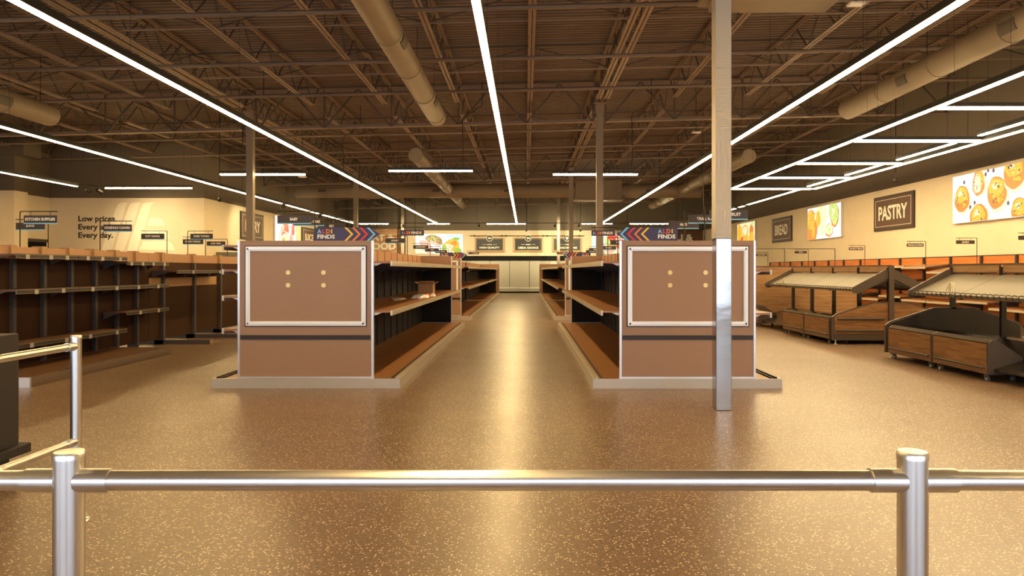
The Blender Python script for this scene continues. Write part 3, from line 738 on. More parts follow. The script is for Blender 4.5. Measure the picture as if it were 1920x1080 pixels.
# arrow toppers on the end panels
def arrow(xtip, xtail, y, z0, h, label):
    s=1 if xtip>xtail else -1; L=abs(xtip-xtail)
    t=thing('arrow_sign',(xtail,y,z0),label,'sign','navy arrow toppers')
    pts=[(0,0),(s*(L-.12),0),(s*L,h/2),(s*(L-.12),h),(0,h)]
    if s<0: pts=pts[::-1]
    MB().prism(pts,'y',0,.02,'navy').build('board',t)
    for i,c in enumerate(('c_yellow','c_orange','c_red','c_blue')):
        x=L*.435+i*L*.113+ (0.02*L)
        p=[(x,0),(x+.028,0),(x+.028+.075,h/2),(x+.028,h),(x,h),(x+.075,h/2)]
        p=[(s*a,b) for a,b in p]
        if s<0: p=p[::-1]
        MB().prism(p,'y',-.003,0,c).build('chevron',t)
    cx=(.055 if s>0 else -.235)
    x0=cx-.028 if s>0 else cx
    for ch,c,xx,ww in zip('ALDI',('c_blue','c_red','c_orange','c_yellow'),(.030,.080,.128,.170),(.047,.034,.045,.014)):
        text('letter_'+ch.lower(),ch,.06,(x0+xx,-.004,h*.71),t,c,bold=.002,depth=.001,width=ww,cap=h*.32)
    text('lettering','FINDS',.06,(x0+.107,-.004,h*.31),t,'sign_text',bold=.002,depth=.001,width=.20,cap=h*.32)
    return t
arrow((713-985)*8.14/F,(590-985)*8.14/F,8.135,1.69,.152,'large navy right-pointing arrow sign on top of the near left end panel')
arrow((1155-985)*8.14/F,(1270-985)*8.14/F,8.115,1.69,.152,'large navy left-pointing arrow sign on top of the near right end panel')
arrow((876-985)*19.35/F,(825-985)*19.35/F,19.32,1.69,.152,'small distant navy right-pointing arrow sign on the second left run')
arrow((1056-985)*19.35/F,(1107-985)*19.35/F,19.32,1.69,.152,'small distant navy left-pointing arrow sign on the second right run')

# ------------------------------------------------------------------ railing in front
RZ=EYE-.407
def rail_post(x,y,label):
    t=thing('railing_post',(x,y,0),label,'post','steel railing posts')
    MB().lathe((0,0,0),[(.072,0),(.071,.008),(.056,.026),(.032,.034),(.0275,.036)],'rail_steel',28).build('floor_flange',t,smooth=True)
    MB().lathe((0,0,.03),[(.0275,0),(.0275,.955)],'rail_steel',32).build('tube',t,smooth=True)
    MB().lathe((0,0,.985),[(.0285,0),(.0285,.010),(.026,.015),(.010,.017)],'rail_steel',32).build('end_cap',t,smooth=True)
    return t
def rail(p0,p1,label,z):
    a=Vector((*p0,z)); b=Vector((*p1,z)); mid=(a+b)/2; d=(b-a).normalized(); r_=.0195
    t=thing('railing_bar',tuple(mid),label,'railing','steel railing bars')
    a-=mid; b-=mid
    MB().tube(a+d*.018,b-d*.018,r_,'rail_steel',28).build('tube',t,smooth=True)
    for q,s in ((a,1),(b,-1)):
        MB().tube(q+d*s*.018,q+d*s*.082,r_+.0035,'rail_steel',28).build('socket',t,smooth=True)
    return t
PY=1.375
PX=[(120-985)*PY/F+.010,(1711-985)*PY/F]
rail_post(PX[0],PY,'left foreground steel railing post, cut by the bottom edge')
rail_post(PX[1],PY,'right foreground steel railing post, cut by the bottom edge')
LX=-2.42
rail_post(LX,3.82,'far steel railing post at left with two bars, in front of the dark shelving')
rail_post(LX,PY,'steel railing corner post outside the left edge')
rail((PX[0],PY),(PX[1],PY),'long foreground steel handrail spanning between the two foreground posts',RZ)
rail((LX,PY),(PX[0],PY),'foreground steel handrail running off the left edge',RZ)
rail((PX[1],PY),(PX[1]+1.9,PY),'foreground steel handrail running off the right edge',RZ)
rail((PX[0],PY),(PX[1],PY),'lower foreground steel bar under the long handrail',.43)
rail((LX,PY),(LX,3.82),'upper bar of the side railing, tilting up to the far post',RZ)
rail((LX,PY),(LX,3.82),'lower bar of the side railing, tilting up to the far post',.43)

# ------------------------------------------------------------------ dark counter at left
t=thing('bagging_counter',(-4.2,3.4,0),'dark brown speckled counter end at the left edge, behind the side railing','counter')
MB().box(-.7,.74,-1.5,1.45,.10,.92,'counter').build('body',t,bevel=.008)
MB().box(-.66,.70,-1.46,1.41,0,.10,'rubber').build('kick',t)
MB().box(-.74,.79,-1.54,1.50,.10,.165,'rubber').build('bumper',t,bevel=.008)

# ------------------------------------------------------------------ wall signs and backlit pictures
def blob(cx,cy,rx,ry,n=26,jit=.06,seed=0,rot=0):
    rnd=random.Random(seed); p=[]
    ph=[rnd.uniform(0,6.28) for _ in range(3)]
    for i in range(n):
        a=2*math.pi*i/n; r=1+jit*(math.sin(3*a+ph[0])+.6*math.sin(5*a+ph[1])+.5*math.sin(8*a+ph[2]))
        x=rx*r*math.cos(a); y=ry*r*math.sin(a); p.append((cx+x*math.cos(rot)-y*math.sin(rot),cy+x*math.sin(rot)+y*math.cos(rot)))
    return p
def clip(poly,x0,x1,y0,y1):
    def cut(pl,f,g):
        out=[]
        for i in range(len(pl)):
            a,b=pl[i],pl[(i+1)%len(pl)]
            fa,fb=f(a),f(b)
            if fa: out.append(a)
            if fa!=fb: out.append(g(a,b))
        return out
    def ix(v): return lambda a,b:(v,a[1]+(b[1]-a[1])*(v-a[0])/(b[0]-a[0]))
    def iy(v): return lambda a,b:(a[0]+(b[0]-a[0])*(v-a[1])/(b[1]-a[1]),v)
    for f,g in ((lambda p:p[0]>=x0,ix(x0)),(lambda p:p[0]<=x1,ix(x1)),(lambda p:p[1]>=y0,iy(y0)),(lambda p:p[1]<=y1,iy(y1))):
        if len(poly)<3: return []
        poly=cut(poly,f,g)
    return poly
def picture(face,pos,w,h,shapes,label):
    """lightbox; shapes = (polygon in 0..w,0..h, material); pos = lower-left corner seen from the room"""
    t=thing('lightbox_picture',pos,label,'picture','backlit food pictures')
    def P(u,v,d):      # u to the right as seen, v up, d towards the viewer
        if face=='-y': return (u,-d,v)
        if face=='-x': return (-d,-u,v)
        return (d,u,v)
    def slab(u0,u1,v0,v1,d0,d1,m,mb):
        vs=[P(u,v,d) for u in (u0,u1) for v in (v0,v1) for d in (d0,d1)]
        mb.add(vs,[(0,1,3,2),(4,6,7,5),(0,4,5,1),(2,3,7,6),(0,2,6,4),(1,5,7,3)],m)
    mb=MB(); slab(0,w,0,h,0,.095,'aluminium',mb); mb.build('case',t)
    mb=MB(); slab(.012,w-.012,.012,h-.012,.095,.098,shapes[0],mb)
    d=.0985
    for poly,m in shapes[1:]:
        poly=clip(poly,.012,w-.012,.012,h-.012)
        if len(poly)<3: continue
        c=(sum(p[0] for p in poly)/len(poly),sum(p[1] for p in poly)/len(poly))
        vs=[P(c[0],c[1],d)]+[P(p[0],p[1],d) for p in poly]; n=len(poly)
        mb.add(vs,[(0,i+1,(i+1)%n+1) for i in range(n)],m); d+=.0005
    mb.build('printed_face',t)
    return t
def muffin(cx,cy,r,seed,split=False,sy=1.1):
    rnd=random.Random(seed); s=[(blob(cx+.05,cy-r*.22,r*1.12,r*1.15,seed=seed),'p_shadow')]
    if not split:
        s+=[(blob(cx,cy,r,r*sy,seed=seed,jit=.03),'p_crust'),(blob(cx-r*.08,cy+r*.32,r*.78,r*.66,seed=seed+1,jit=.06),'p_gold'),
            (blob(cx-r*.2,cy+r*.45,r*.3,r*.22,seed=seed+2,jit=.15),'p_cream'),(blob(cx+r*.3,cy-r*.5,r*.3,r*.14,seed=seed+3,jit=.15),'p_gold')]
    else:
        s+=[(blob(cx,cy,r*.85,r*1.25,seed=seed,jit=.06),'p_crust'),(blob(cx+r*.25,cy+r*.3,r*.5,r*.8,seed=seed+4,jit=.08),'p_gold'),(blob(cx-r*.15,cy-r*.1,r*.55,r*.9,seed=seed+5,jit=.06),'p_cream')]
    if not split: s+=crumbs(cx,cy,r*.75,r*.8,'p_gold',9,r*.10,seed)+crumbs(cx,cy+r*.3,r*.6,r*.5,'p_cream',7,r*.06,seed+50)+crumbs(cx,cy-r*.3,r*.7,r*.5,'p_dark',5,r*.05,seed+80)
    for i in range(6):
        a=rnd.uniform(0,6.28); q=rnd.uniform(.35,.75)*r; s.append((blob(cx+q*math.cos(a),cy+q*math.sin(a),r*.07,r*.085,12,.2,seed+i),'p_berry'))
    return s
def crumbs(cx,cy,rx,ry,m,n,size,seed):
    rnd=random.Random(seed); o=[]
    for i in range(n):
        a=rnd.uniform(0,6.28); q=math.sqrt(rnd.random()); o.append((blob(cx+rx*q*math.cos(a),cy+ry*q*math.sin(a),size*rnd.uniform(.5,1.4),size*rnd.uniform(.5,1.2),9,.2,seed+i),m))
    return o
# muffins on the right wall (u measured from the far, left-hand edge)
sh=['p_white']
sh+=muffin(.39,.60,.30,11)+muffin(1.06,.93,.26,12,True)+muffin(1.73,.62,.34,13)+muffin(1.10,.06,.33,15)+muffin(2.36,1.02,.36,16)+muffin(2.55,.12,.28,18)
for i,(a,b) in enumerate(((.60,.99),(.84,.36),(1.01,.45),(1.42,1.08),(1.51,1.16),(1.70,1.13),(2.20,.33))): sh.append((blob(a,b,.042,.05,14,.04,30+i),'p_berry'))
picture('-x',(XR,18.1,EYE+1.18),2.95,1.20,sh,'large backlit picture of blueberry muffins on the right wall')
sh=['p_white',(blob(.40,.45,.50,.70,seed=3,jit=.05),'p_crust'),(blob(.32,.75,.36,.36,seed=4),'p_gold'),(blob(.55,.35,.14,.3,seed=40),'p_gold'),(blob(1.25,.90,.55,.38,seed=5),'p_cream'),(blob(1.35,.50,.30,.42,seed=6),'p_cream'),(blob(1.0,.75,.2,.3,seed=16),'p_gold'),
    (blob(2.35,.85,.36,.50,seed=7,rot=.5),'p_crust'),(blob(2.33,.90,.32,.46,seed=8,rot=.5),'p_lime'),(blob(2.30,.92,.12,.15,seed=88),'p_cream'),(blob(1.95,.28,.32,.24,seed=9),'p_crust'),(blob(1.95,.30,.29,.20,seed=10),'p_cream'),(blob(1.98,.30,.1,.08,seed=19),'p_lime')]
sh+=crumbs(2.33,.9,.25,.35,'p_green',10,.03,50)+crumbs(.4,.5,.35,.5,'p_dark',9,.03,60)+crumbs(.35,.8,.3,.25,'p_cream',6,.03,61)
picture('-x',(XR,27.4,EYE+1.16),2.9,1.21,sh,'backlit picture of bread and avocado toast between the bread and pastry signs')
sh=['p_cream',(blob(.4,.7,.35,.5,seed=21),'p_gold'),(blob(1.3,.75,.5,.35,seed=22),'p_gold'),(blob(1.3,.80,.38,.22,seed=23),'p_cream'),(blob(.75,.2,.4,.25,seed=24,rot=.8),'p_red'),(blob(2.3,.8,.3,.26,seed=25),'p_crust'),(blob(2.3,.4,.4,.3,seed=26),'p_gold'),(blob(1.5,.3,.35,.3,seed=27),'p_gold'),(blob(2.45,1.1,.2,.12,seed=28),'p_lime')]
sh+=crumbs(.75,.2,.3,.2,'p_cream',8,.04,70)
picture('-x',(XR,36.5,EYE+1.16),2.8,1.21,sh,'farthest backlit food picture on the right wall, left of the bread sign')
# back wall
sh=['p_white',(blob(2.6,1.0,.7,.5,seed=31),'p_sky'),(blob(.5,.15,.5,.3,seed=32),'p_cream'),(blob(.65,.45,.5,.30,seed=33,rot=-.8),'p_pink'),(blob(1.15,.86,.55,.28,seed=34,rot=-.3),'p_brown'),(blob(1.15,.93,.47,.21,seed=35,rot=-.3),'p_dark'),
    (blob(1.2,.62,.38,.10,seed=36,rot=-.5),'p_pink'),(blob(2.25,.52,.48,.40,seed=37),'p_gold'),(blob(2.38,.66,.20,.12,seed=38,jit=.2),'p_crust'),(blob(2.0,.4,.3,.22,seed=39),'p_cream'),(blob(1.75,.35,.14,.25,seed=41),'p_green'),(blob(2.6,.2,.25,.16,seed=42),'p_green'),(blob(2.5,.92,.2,.1,seed=43),'p_green'),(blob(.3,1.1,.12,.1,seed=44),'p_lime')]
sh+=crumbs(1.15,.93,.42,.2,'p_green',34,.04,80)+crumbs(1.15,.93,.42,.2,'p_cream',8,.025,90)+crumbs(2.25,.5,.4,.3,'p_crust',8,.04,99)+crumbs(.6,.4,.4,.2,'p_red',7,.05,95)
picture('-y',((780-985)*ZB/F,ZB,EYE+1.03),2.92,1.22,sh,'backlit picture of steak and roast chicken on the back wall, left of the boards')
sh=['p_sky',([(.75,0),(2.95,0),(2.95,1.22),(.75,1.22)],'p_cream'),(blob(1.25,1.0,.35,.22,seed=51),'p_red'),(blob(1.6,.75,.4,.25,seed=52),'p_pink'),(blob(1.3,.5,.3,.2,seed=53),'p_gold'),(blob(1.9,.45,.42,.2,seed=54),'p_red'),(blob(2.4,.3,.4,.25,seed=55),'p_pink'),(blob(2.4,.95,.4,.25,seed=56),'p_gold'),(blob(1.1,.2,.3,.14,seed=57),'p_pink'),(blob(.95,.75,.14,.18,seed=58),'p_lime')]
sh+=crumbs(1.6,.7,.5,.35,'p_red',12,.07,110)+crumbs(1.6,.7,.5,.35,'p_cream',10,.05,120)
picture('-y',((1110-985)*ZB/F,ZB,EYE+1.03),2.95,1.22,sh,'backlit picture of sliced meats on the back wall, right of the boards')
sh=['p_white',(blob(1.4,.8,.4,.35,seed=61),'p_red'),(blob(.9,.6,.2,.3,seed=62),'p_pink'),(blob(1.5,.3,.35,.3,seed=63),'p_cream'),(blob(2.4,.8,.2,.35,seed=64),'p_red'),(blob(1.1,.15,.2,.2,seed=65),'p_gold'),(blob(.55,.25,.15,.3,seed=66),'p_cream'),(blob(2.1,.2,.25,.3,seed=67),'p_pink')]
sh+=crumbs(1.5,.6,.8,.5,'p_red',16,.07,130)+crumbs(1.5,.6,.8,.5,'p_cream',10,.08,140)
picture('+x',(-11.0,30.9,EYE+1.15),2.8,1.25,sh,'backlit picture of red berries and yogurt on the left wall, behind the baby sign')

def wall_sign(txt,face,pos,w,h,label):
    """pos = centre of the sign on the wall"""
    t=thing('department_sign',pos,label,'sign','brown department signs')
    s=-1 if face=='-x' else 1
    def B(mb,u0,u1,v0,v1,d0,d1,m):
        mb.box(min(s*d0,s*d1),max(s*d0,s*d1),u0,u1,v0,v1,m)
    mb=MB(); B(mb,-w/2,w/2,-h/2,h/2,0,.05,'wall_sign_edge'); mb.build('frame',t)
    mb=MB(); e=.07; B(mb,-w/2+e,w/2-e,-h/2+e,h/2-e,.05,.056,'wall_sign_brown'); mb.build('face',t)
    mb=MB(); e=.12; k=.012
    B(mb,-w/2+e,w/2-e,h/2-e-k,h/2-e,.056,.058,'sign_text'); B(mb,-w/2+e,w/2-e,-h/2+e,-h/2+e+k,.056,.058,'sign_text')
    B(mb,-w/2+e,-w/2+e+k,-h/2+e,h/2-e,.056,.058,'sign_text'); B(mb,w/2-e-k,w/2-e,-h/2+e,h/2-e,.056,.058,'sign_text'); mb.build('border_line',t)
    text('lettering',txt,.5,(s*.058,0,0),t,'sign_text',face=face,width=w*min(.72,.13*len(txt)),cap=h*.42,bold=.012,depth=.004)
    return t
wall_sign('PASTRY','-x',(XR,21.15,EYE+1.74),2.28,1.05,'brown PASTRY sign on the right wall')
wall_sign('BREAD','-x',(XR,30.35,EYE+1.74),2.28,1.05,'brown BREAD sign on the right wall')
wall_sign('DAIRY','+x',(-11.0,28.5,EYE+1.76),2.35,1.08,'brown DAIRY sign on the left wall, half behind a column')
wall_sign('JUICE','+x',(-11.0,35.9,EYE+1.62),2.2,1.05,'brown JUICE sign on the left wall, above the left arrow sign')
# brick and timber department panels on the back wall
t=thing('brick_panel',(-9.2,ZB-.004,EYE+1.7),'brick-clad back wall panel with big MEAT & SEAFOOD letters','sign')
MB().box(-1.75,1.78,-.04,0,-1.0,.87,'brick').build('cladding',t)
text('lettering','MEAT &',.5,(.0,-.045,.33),t,'sign_text',width=2.2,cap=.40,bold=.02,depth=.02)
text('lettering','SEAFOOD',.5,(-.20,-.045,-.20),t,'sign_text',width=2.75,cap=.44,bold=.02,depth=.02)
t=thing('timber_panel',(9.25,ZB-.004,EYE+1.7),'dark timber back wall panel with big DELI & letters','sign')
MB().box(-1.75,1.74,-.04,0,-1.0,.87,'wood_wall').build('cladding',t)
text('lettering','DELI &',.5,(.22,-.045,.34),t,'sign_text',width=1.85,cap=.42,bold=.02,depth=.02)
# rail-hung boards
t=thing('sign_rail',(.15,ZB-.12,EYE+2.14),'black pipe rail above the three framed boards on the back wall','rail')
mb=MB().tube((-3.6,0,0),(3.5,0,0),.022,'rod',8)
for q in (-3.3,-1.6,-1.35,.95,1.2,3.2): mb.tube((q,0,0),(q,.12,0),.02,'rod',8); mb.lathe((q,0,-.05),[(.02,0),(.05,.03),(.05,.07),(.02,.1)],'rod',10)
mb.build('pipe',t)
def board(x,small,big,label,icon):
    t=thing('framed_board',(x,ZB-.10,EYE+1.60),label,'sign','framed boards on the pipe rail'); w,h=1.82,.90
    mb=MB()
    for a,b,c,d_ in ((-w/2,w/2,h/2-.07,h/2),(-w/2,w/2,-h/2,-h/2+.07),(-w/2,-w/2+.07,-h/2+.07,h/2-.07),(w/2-.07,w/2,-h/2+.07,h/2-.07)): mb.box(a,b,-.05,0,c,d_,'wood_frame')
    mb.build('frame',t)
    MB().box(-w/2+.07,w/2-.07,-.02,0,-h/2+.07,h/2-.07,'board_grey').build('backing',t)
    MB().box(-w/2+.12,w/2-.12,-.026,-.02,-h/2+.12,h/2-.12,'board_black').build('panel',t)
    MB().tube((0,-.07,h/2-.06),(0,-.052,h/2-.06),.20,'sign_text',28).tube((0,-.075,h/2-.06),(0,-.068,h/2-.06),.175,'board_black',28).build('badge',t)
    MB().prism([(a,b+h/2-.06) for a,b in icon],'y',-.085,-.076,'sign_text').build('icon',t)
    MB().box(-.45,-.20,-.030,-.026,-.005,.012,'sign_text').box(.20,.45,-.030,-.026,-.005,.012,'sign_text').build('rule',t)
    text('lettering',small,.1,(0,-.028,0),t,'sign_text',width=.30,cap=.065,bold=.004,depth=.002)
    text('lettering',big,.16,(0,-.028,-.20),t,'sign_text',width=min(1.25,.115*len(big)),cap=.135,bold=.009,depth=.002)
    mb=MB()
    for q in (-.65,.65): mb.tube((q,-.02,h/2),(q,-.02,.535),.008,'rod',6)
    mb.build('hanger',t)
fish=[(-.12,0),(-.06,.05),(.02,.055),(.07,.01),(.12,.05),(.12,-.05),(.07,-.01),(.02,-.05),(-.06,-.045)]
cow=[(-.12,.04),(-.08,.07),(-.05,.05),(.10,.05),(.12,.02),(.12,-.09),(.09,-.09),(.08,-.03),(-.02,-.03),(-.03,-.09),(-.06,-.09),(-.06,0),(-.11,.0)]
heart=[(0,-.11),(-.10,.02),(-.09,.08),(-.03,.09),(0,.05),(.03,.09),(.09,.08),(.10,.02)]
board((918-985)*(ZB-.1)/F,'SEAFOOD','HIGH QUALITY','dark framed board reading HIGH QUALITY, leftmost of the three',fish)
board((990.5-985)*(ZB-.1)/F,'BEEF','USDA CHOICE','dark framed board reading USDA CHOICE, middle of the three',cow)
board((1063-985)*(ZB-.1)/F,'CHEESE','AWARD-WINNING','dark framed board reading AWARD-WINNING, half behind two columns',heart)
# slogan and emblem painted on the alcove wall
WZ=24.3
def ax(px): return (px-985)*WZ/F
def az(py): return EYE+(507-py)*WZ/F
t=thing('wall_slogan',(ax(147),WZ,az(426)),'dark three-line slogan lettered on the alcove wall','lettering')
for i,(s_,wpx) in enumerate((('Low prices.',72),('Every aisle.',72),('Every day.',65))):
    text('lettering',s_,.3,(0,-.004,(426-(411.5+i*15.5))*WZ/F),t,'ink',align='LEFT',width=wpx*WZ/F,cap=14*WZ/F,bold=.008,depth=.002)
t=thing('wall_emblem',(ax(270),WZ,az(425)),'pale striped emblem painted on the alcove wall beside the slogan','emblem')
def zp(p): return ((p[0]/2.7-270)*WZ/F,(425-(p[1]/2.7+340))*WZ/F)
def eq(p): return ((130+p[0]/8.727-270)*WZ/F,(425-(370+p[1]/8.727))*WZ/F)
mb=MB()
def band(L,Rr):
    n=len(L); vs=[(*eq(p),) for p in L+Rr]
    for k in range(n-1):
        a,b,c,d_=eq(L[k]),eq(L[k+1]),eq(Rr[k+1]),eq(Rr[k]); mb.prism([a,b,c,d_],'y',-.006,-.001,'wall_logo')
band([(850,88),(800,112),(760,190),(720,310),(640,520),(590,660),(530,860)],[(960,88),(925,130),(890,260),(840,410),(775,570),(750,650),(690,860)])
band([(1030,88),(985,120),(950,220),(880,430),(830,570),(800,650),(742,872)],[(1175,88),(1135,140),(1100,270),(1040,450),(990,590),(960,680),(888,872)])
band([(1250,88),(1200,108),(1168,180),(1100,400),(1040,570),(1010,650),(945,882)],[(1395,82),(1345,120),(1308,230),(1245,450),(1195,610),(1170,690),(1100,882)])
for poly in ([(1320,335),(1470,335),(1520,360),(1567,470),(1275,465)],[(1245,525),(1560,525),(1600,560),(1648,680),(1193,680)],[(1203,715),(1640,715),(1690,770),(1732,865),(1143,857)]):
    mb.prism([eq(p) for p in poly],'y',-.006,-.001,'wall_logo')
mb.build('stripes',t)

# ------------------------------------------------------------------ coolers along the back and left walls
for i in range(8):
    x0=-9.3+i*2.386
    t=thing('refrigerated_case',(x0,42.7,0),'white covered refrigerated case against the back wall, %s from the left'%ORD[i],'refrigerator','back wall refrigerated cases')
    w_=2.38
    MB().box(0,w_,.06,1.15,.08,1.96,'cooler_body').build('body',t)
    MB().box(.02,w_-.02,.12,1.1,0,.08,'cooler_dark').build('kick',t)
    MB().box(0,w_,-.02,.06,.08,.30,'cooler_body').box(0,w_,-.05,.06,.26,.33,'white_plastic').build('front_lip',t)
    for k in (0,1):
        MB().box(k*w_/2+.02,(k+1)*w_/2-.02,.02,.055,.34,1.95,'cooler_cover').build('night_cover',t)
        MB().box(k*w_/2-.018,k*w_/2+.018,.03,.058,.34,1.95,'cooler_grey').build('door_gap',t)
    MB().box(0,w_,-.08,1.15,1.96,2.22,'cooler_dark').build('canopy',t)
for i in range(5):
    y0=25.2+i*3.0
    t=thing('open_cooler',(-10.4,y0,0),'dark open wall cooler under the dairy and juice signs, %s from the alcove corner'%ORD[i],'refrigerator','left wall coolers')
    MB().box(-.59,-.5,0,2.96,.1,2.0,'cooler_grey').box(-.5,.45,0,.04,.1,2.0,'cooler_grey').box(-.5,.45,2.92,2.96,.1,2.0,'cooler_grey').box(-.5,.45,.04,2.92,.1,.4,'cooler_grey').build('body',t)
    MB().box(-.5,.45,.04,2.92,1.85,2.0,'cooler_grey').build('canopy',t)
    for z in (.8,1.2,1.55): MB().box(-.5,.2,.05,2.9,z,z+.02,'bracket_white').build('shelf',t)
    MB().box(-.55,.4,.03,2.93,0,.1,'cooler_dark').build('kick',t)

# ------------------------------------------------------------------ wall shelving on the right
def wall_unit(i,y0,y1,shelves):
    t=thing('wall_shelving',(10.95,y0,0),'orange-brown bakery wall shelving bay with %d shelves, %s from the camera'%(len(shelves),(ORD+['fifteenth','sixteenth','seventeenth','eighteenth','nineteenth'])[i]),'shelving','bakery wall shelving')
    L=y1-y0
    MB().box(-.05,.03,0,L,.12,1.69,'wood_orange').build('back_panel',t)
    for yy in (0,L-.03): MB().box(-.10,-.05,yy,yy+.03,.0,1.70,'upright_dark').build('upright',t)
    MB().box(-.06,.04,0,L,1.69,1.71,'upright_dark').build('top_trim',t)
    MB().box(-.75,-.05,0,L,0,.15,'table_grey').build('base',t)
    for z,dp,tilt in shelves:
        s=MB(); a=(-.10,z+tilt); b=(-.10-dp,z)
        s.prism([(b[0],b[1]),(a[0],a[1]),(a[0],a[1]+.02),(b[0],b[1]+.02)],'y',.03,L-.03,'brown_deck')
        o=s.build('shelf',t)
        MB().box(b[0]-.02,b[0],.03,L-.03,z-.03,z+.02,'price_rail').build('price_rail',o)
        for yy in (.035,L-.05): MB().prism([(b[0]+.05,z-.002),(a[0],a[1]-.002),(a[0],a[1]-.14)],'y',yy,yy+.01,'bracket_dark').build('bracket',o)
yy=9.6; i=0
cfg=[[(1.38,.5,.05),(1.02,.55,.05),(.62,.6,.04)],[(1.45,.5,.03),(1.05,.55,.05),(.62,.6,.04)],[(1.30,.6,.12),(.95,.6,.05),(.55,.6,.04)],[(1.33,.6,.10),(.92,.6,.05),(.5,.6,.04)],[(1.42,.6,.08),(1.0,.6,.05),(.55,.6,.04)]]
while yy<31.5:
    wall_unit(i,yy,yy+1.22,cfg[(i*2)%5] if i>2 else cfg[i]); yy+=1.22; i+=1
for px,py,y,tx,l in ((1810,454,16.8,'BAGELS','small BAGELS sign over the right wall shelving, under the muffin picture'),(1716,459.5,18.6,'TORTILLAS & WRAPS','small TORTILLAS & WRAPS sign under the pastry sign'),(1605,466.5,22.0,'SPECIALTY BREAD','small SPECIALTY BREAD sign under the bread and avocado picture'),(1501.5,473,25.5,'BREAD','small dark shelf sign under the brown bread sign'),(1427,478,28.5,'SNACK CAKES','small dark shelf sign beside the right end panel'),(1930,446,14.2,'SNACKS','small dark shelf sign cut by the right edge')):
    sg(tx,px,py,y,1,l,base=(.93 if tx=='SNACKS' else 1.0),blue=False,group='bakery shelf signs',w=.44,h=.085)

# ------------------------------------------------------------------ bakery display tables
TX=6.65
def table(y0,units,label,bins,front_panel,far_panel=True):
    L=units*1.175; t=thing('bakery_table',(TX,y0,0),label,'display table','bakery display tables')
    prof=[(-1.06,.08),(1.06,.08),(1.06,.50),(.98,.56),(.30,.775),(-.30,.775),(-.98,.56),(-1.06,.50)]
    prof_w=[(-1.02,.20),(1.02,.20),(1.02,.50),(.96,.54),(.29,.75),(-.29,.75),(-.96,.54),(-1.02,.50)]
    for yy,near in ((0,True),(L-.04,False)):
        if near and not front_panel: continue
        if not near and not far_panel: continue
        p=MB().prism(prof,'y',yy,yy+.04,'table_grey').build('end_panel',t)
        MB().prism(prof_w,'y',yy-.008,yy,'wood').build('wood_face',p)
        MB().prism(prof_w,'y',yy+.04,yy+.046,'table_black').build('inner_face',p) 
        if not near: MB().prism(prof_w,'y',yy-.014,yy-.008,'table_black').build('inner_face',p)
        if near:
            for z in (.255,.535 if False else .50):
                for xa,xb in ((-1.0,-.12),(.12,1.0)):
                    if z==.50: xa,xb=(max(xa,-.97),min(xb,.97))
                    MB().tube((xa,-.028,z if z!=.50 else .47),(xb,-.028,z if z!=.50 else .47),.020,'table_grey',12).build('bumper_bar',p,smooth=True)
    # chassis
    MB().box(-.5,.5,.04,L-.04,.06,.14,'table_black').box(-1.0,1.0,.06,.12,.06,.12,'table_black').box(-1.0,1.0,L-.12,L-.06,.06,.12,'table_black').build('chassis',t)
    MB().prism([(-1.0,.16),(-.12,.42),(.12,.42),(1.0,.16),(1.0,.14),(.12,.40),(-.12,.40),(-1.0,.14)][::-1],'y',.06,L-.06,'table_black').build('sloped_deck',t)
    mb=MB()
    for yy in (.05,L/2,L-.05):
        for xx in (-.98,0,.98): mb.lathe((xx,yy,0),[(.028,0),(.024,.012),(.01,.02),(.01,.08)],'caster_hub',10)
    mb.build('levelling_foot',t,smooth=True)
    for k in range(units+1):
        yy=.02+k*(L-.06)/units; g=(k==0 and front_panel)
        z0=.12
        if g: MB().box(-.045,.045,-.05,-.012,0.0,1.44,'table_grey').build('post',t)
        MB().box(-.035,.035,yy,yy+.05,z0,1.40,'table_black').build('post',t)
    for k in range(units):
        a=k*L/units; MB().box(-.018,.018,a+.06,a+L/units-.015,1.31,1.43,'wood_light').build('header_board',t)
        MB().box(-.021,.021,a+.10,a+L/units-.06,1.308,1.322,'slot_dark').build('header_slot',t)
    MB().box(-.03,.03,0,L,1.43,1.45,'table_grey').build('header_cap',t)
    # gable shelf
    for s in (-1,1):
        for k in range(units):
            a=k*L/units
            p=[(s*.02,1.29),(s*.62,1.01),(s*.62,.995),(s*.02,1.275)]
            if s<0: p=p[::-1]
            sh_=MB().prism(p,'y',a+.004,a+L/units-.004,'sheet_steel').build('sloped_shelf',t)
        mb=MB(); lo,hi=sorted((s*.62,s*.665)); mb.box(lo,hi,0,L,.965,1.005,'table_grey'); mb.build('front_rail',t)
        n=int(L/.115)
        for k in range(n):
            mb=MB(); yy=.06+k*.115; mb.path([(s*.665,yy,.98),(s*.675,yy,1.01),(s*.655,yy+.02,1.035),(s*.60,yy+.035,1.035),(s*.575,yy+.03,1.015)],.0055,'rod',5); mb.build('hook',t)
        for yy in (0,L-.03):
            p=[(s*.67,.94),(s*.60,.92),(s*.04,1.20),(s*.03,1.36),(s*.06,1.37),(s*.12,1.35),(s*.69,1.04),(s*.70,.98)]
            if s>0: p=p[::-1]
            MB().prism(p,'y',yy-.005,yy+.03,'table_grey').build('gable_plate',t)
        for k in range(units+1):
            yy=.02+k*(L-.06)/units; mb=MB(); mb.bar((0,yy+.02,1.18),(s*.60,yy+.02,.955),.03,.03,'table_grey'); mb.build('support_arm',t)
    return t
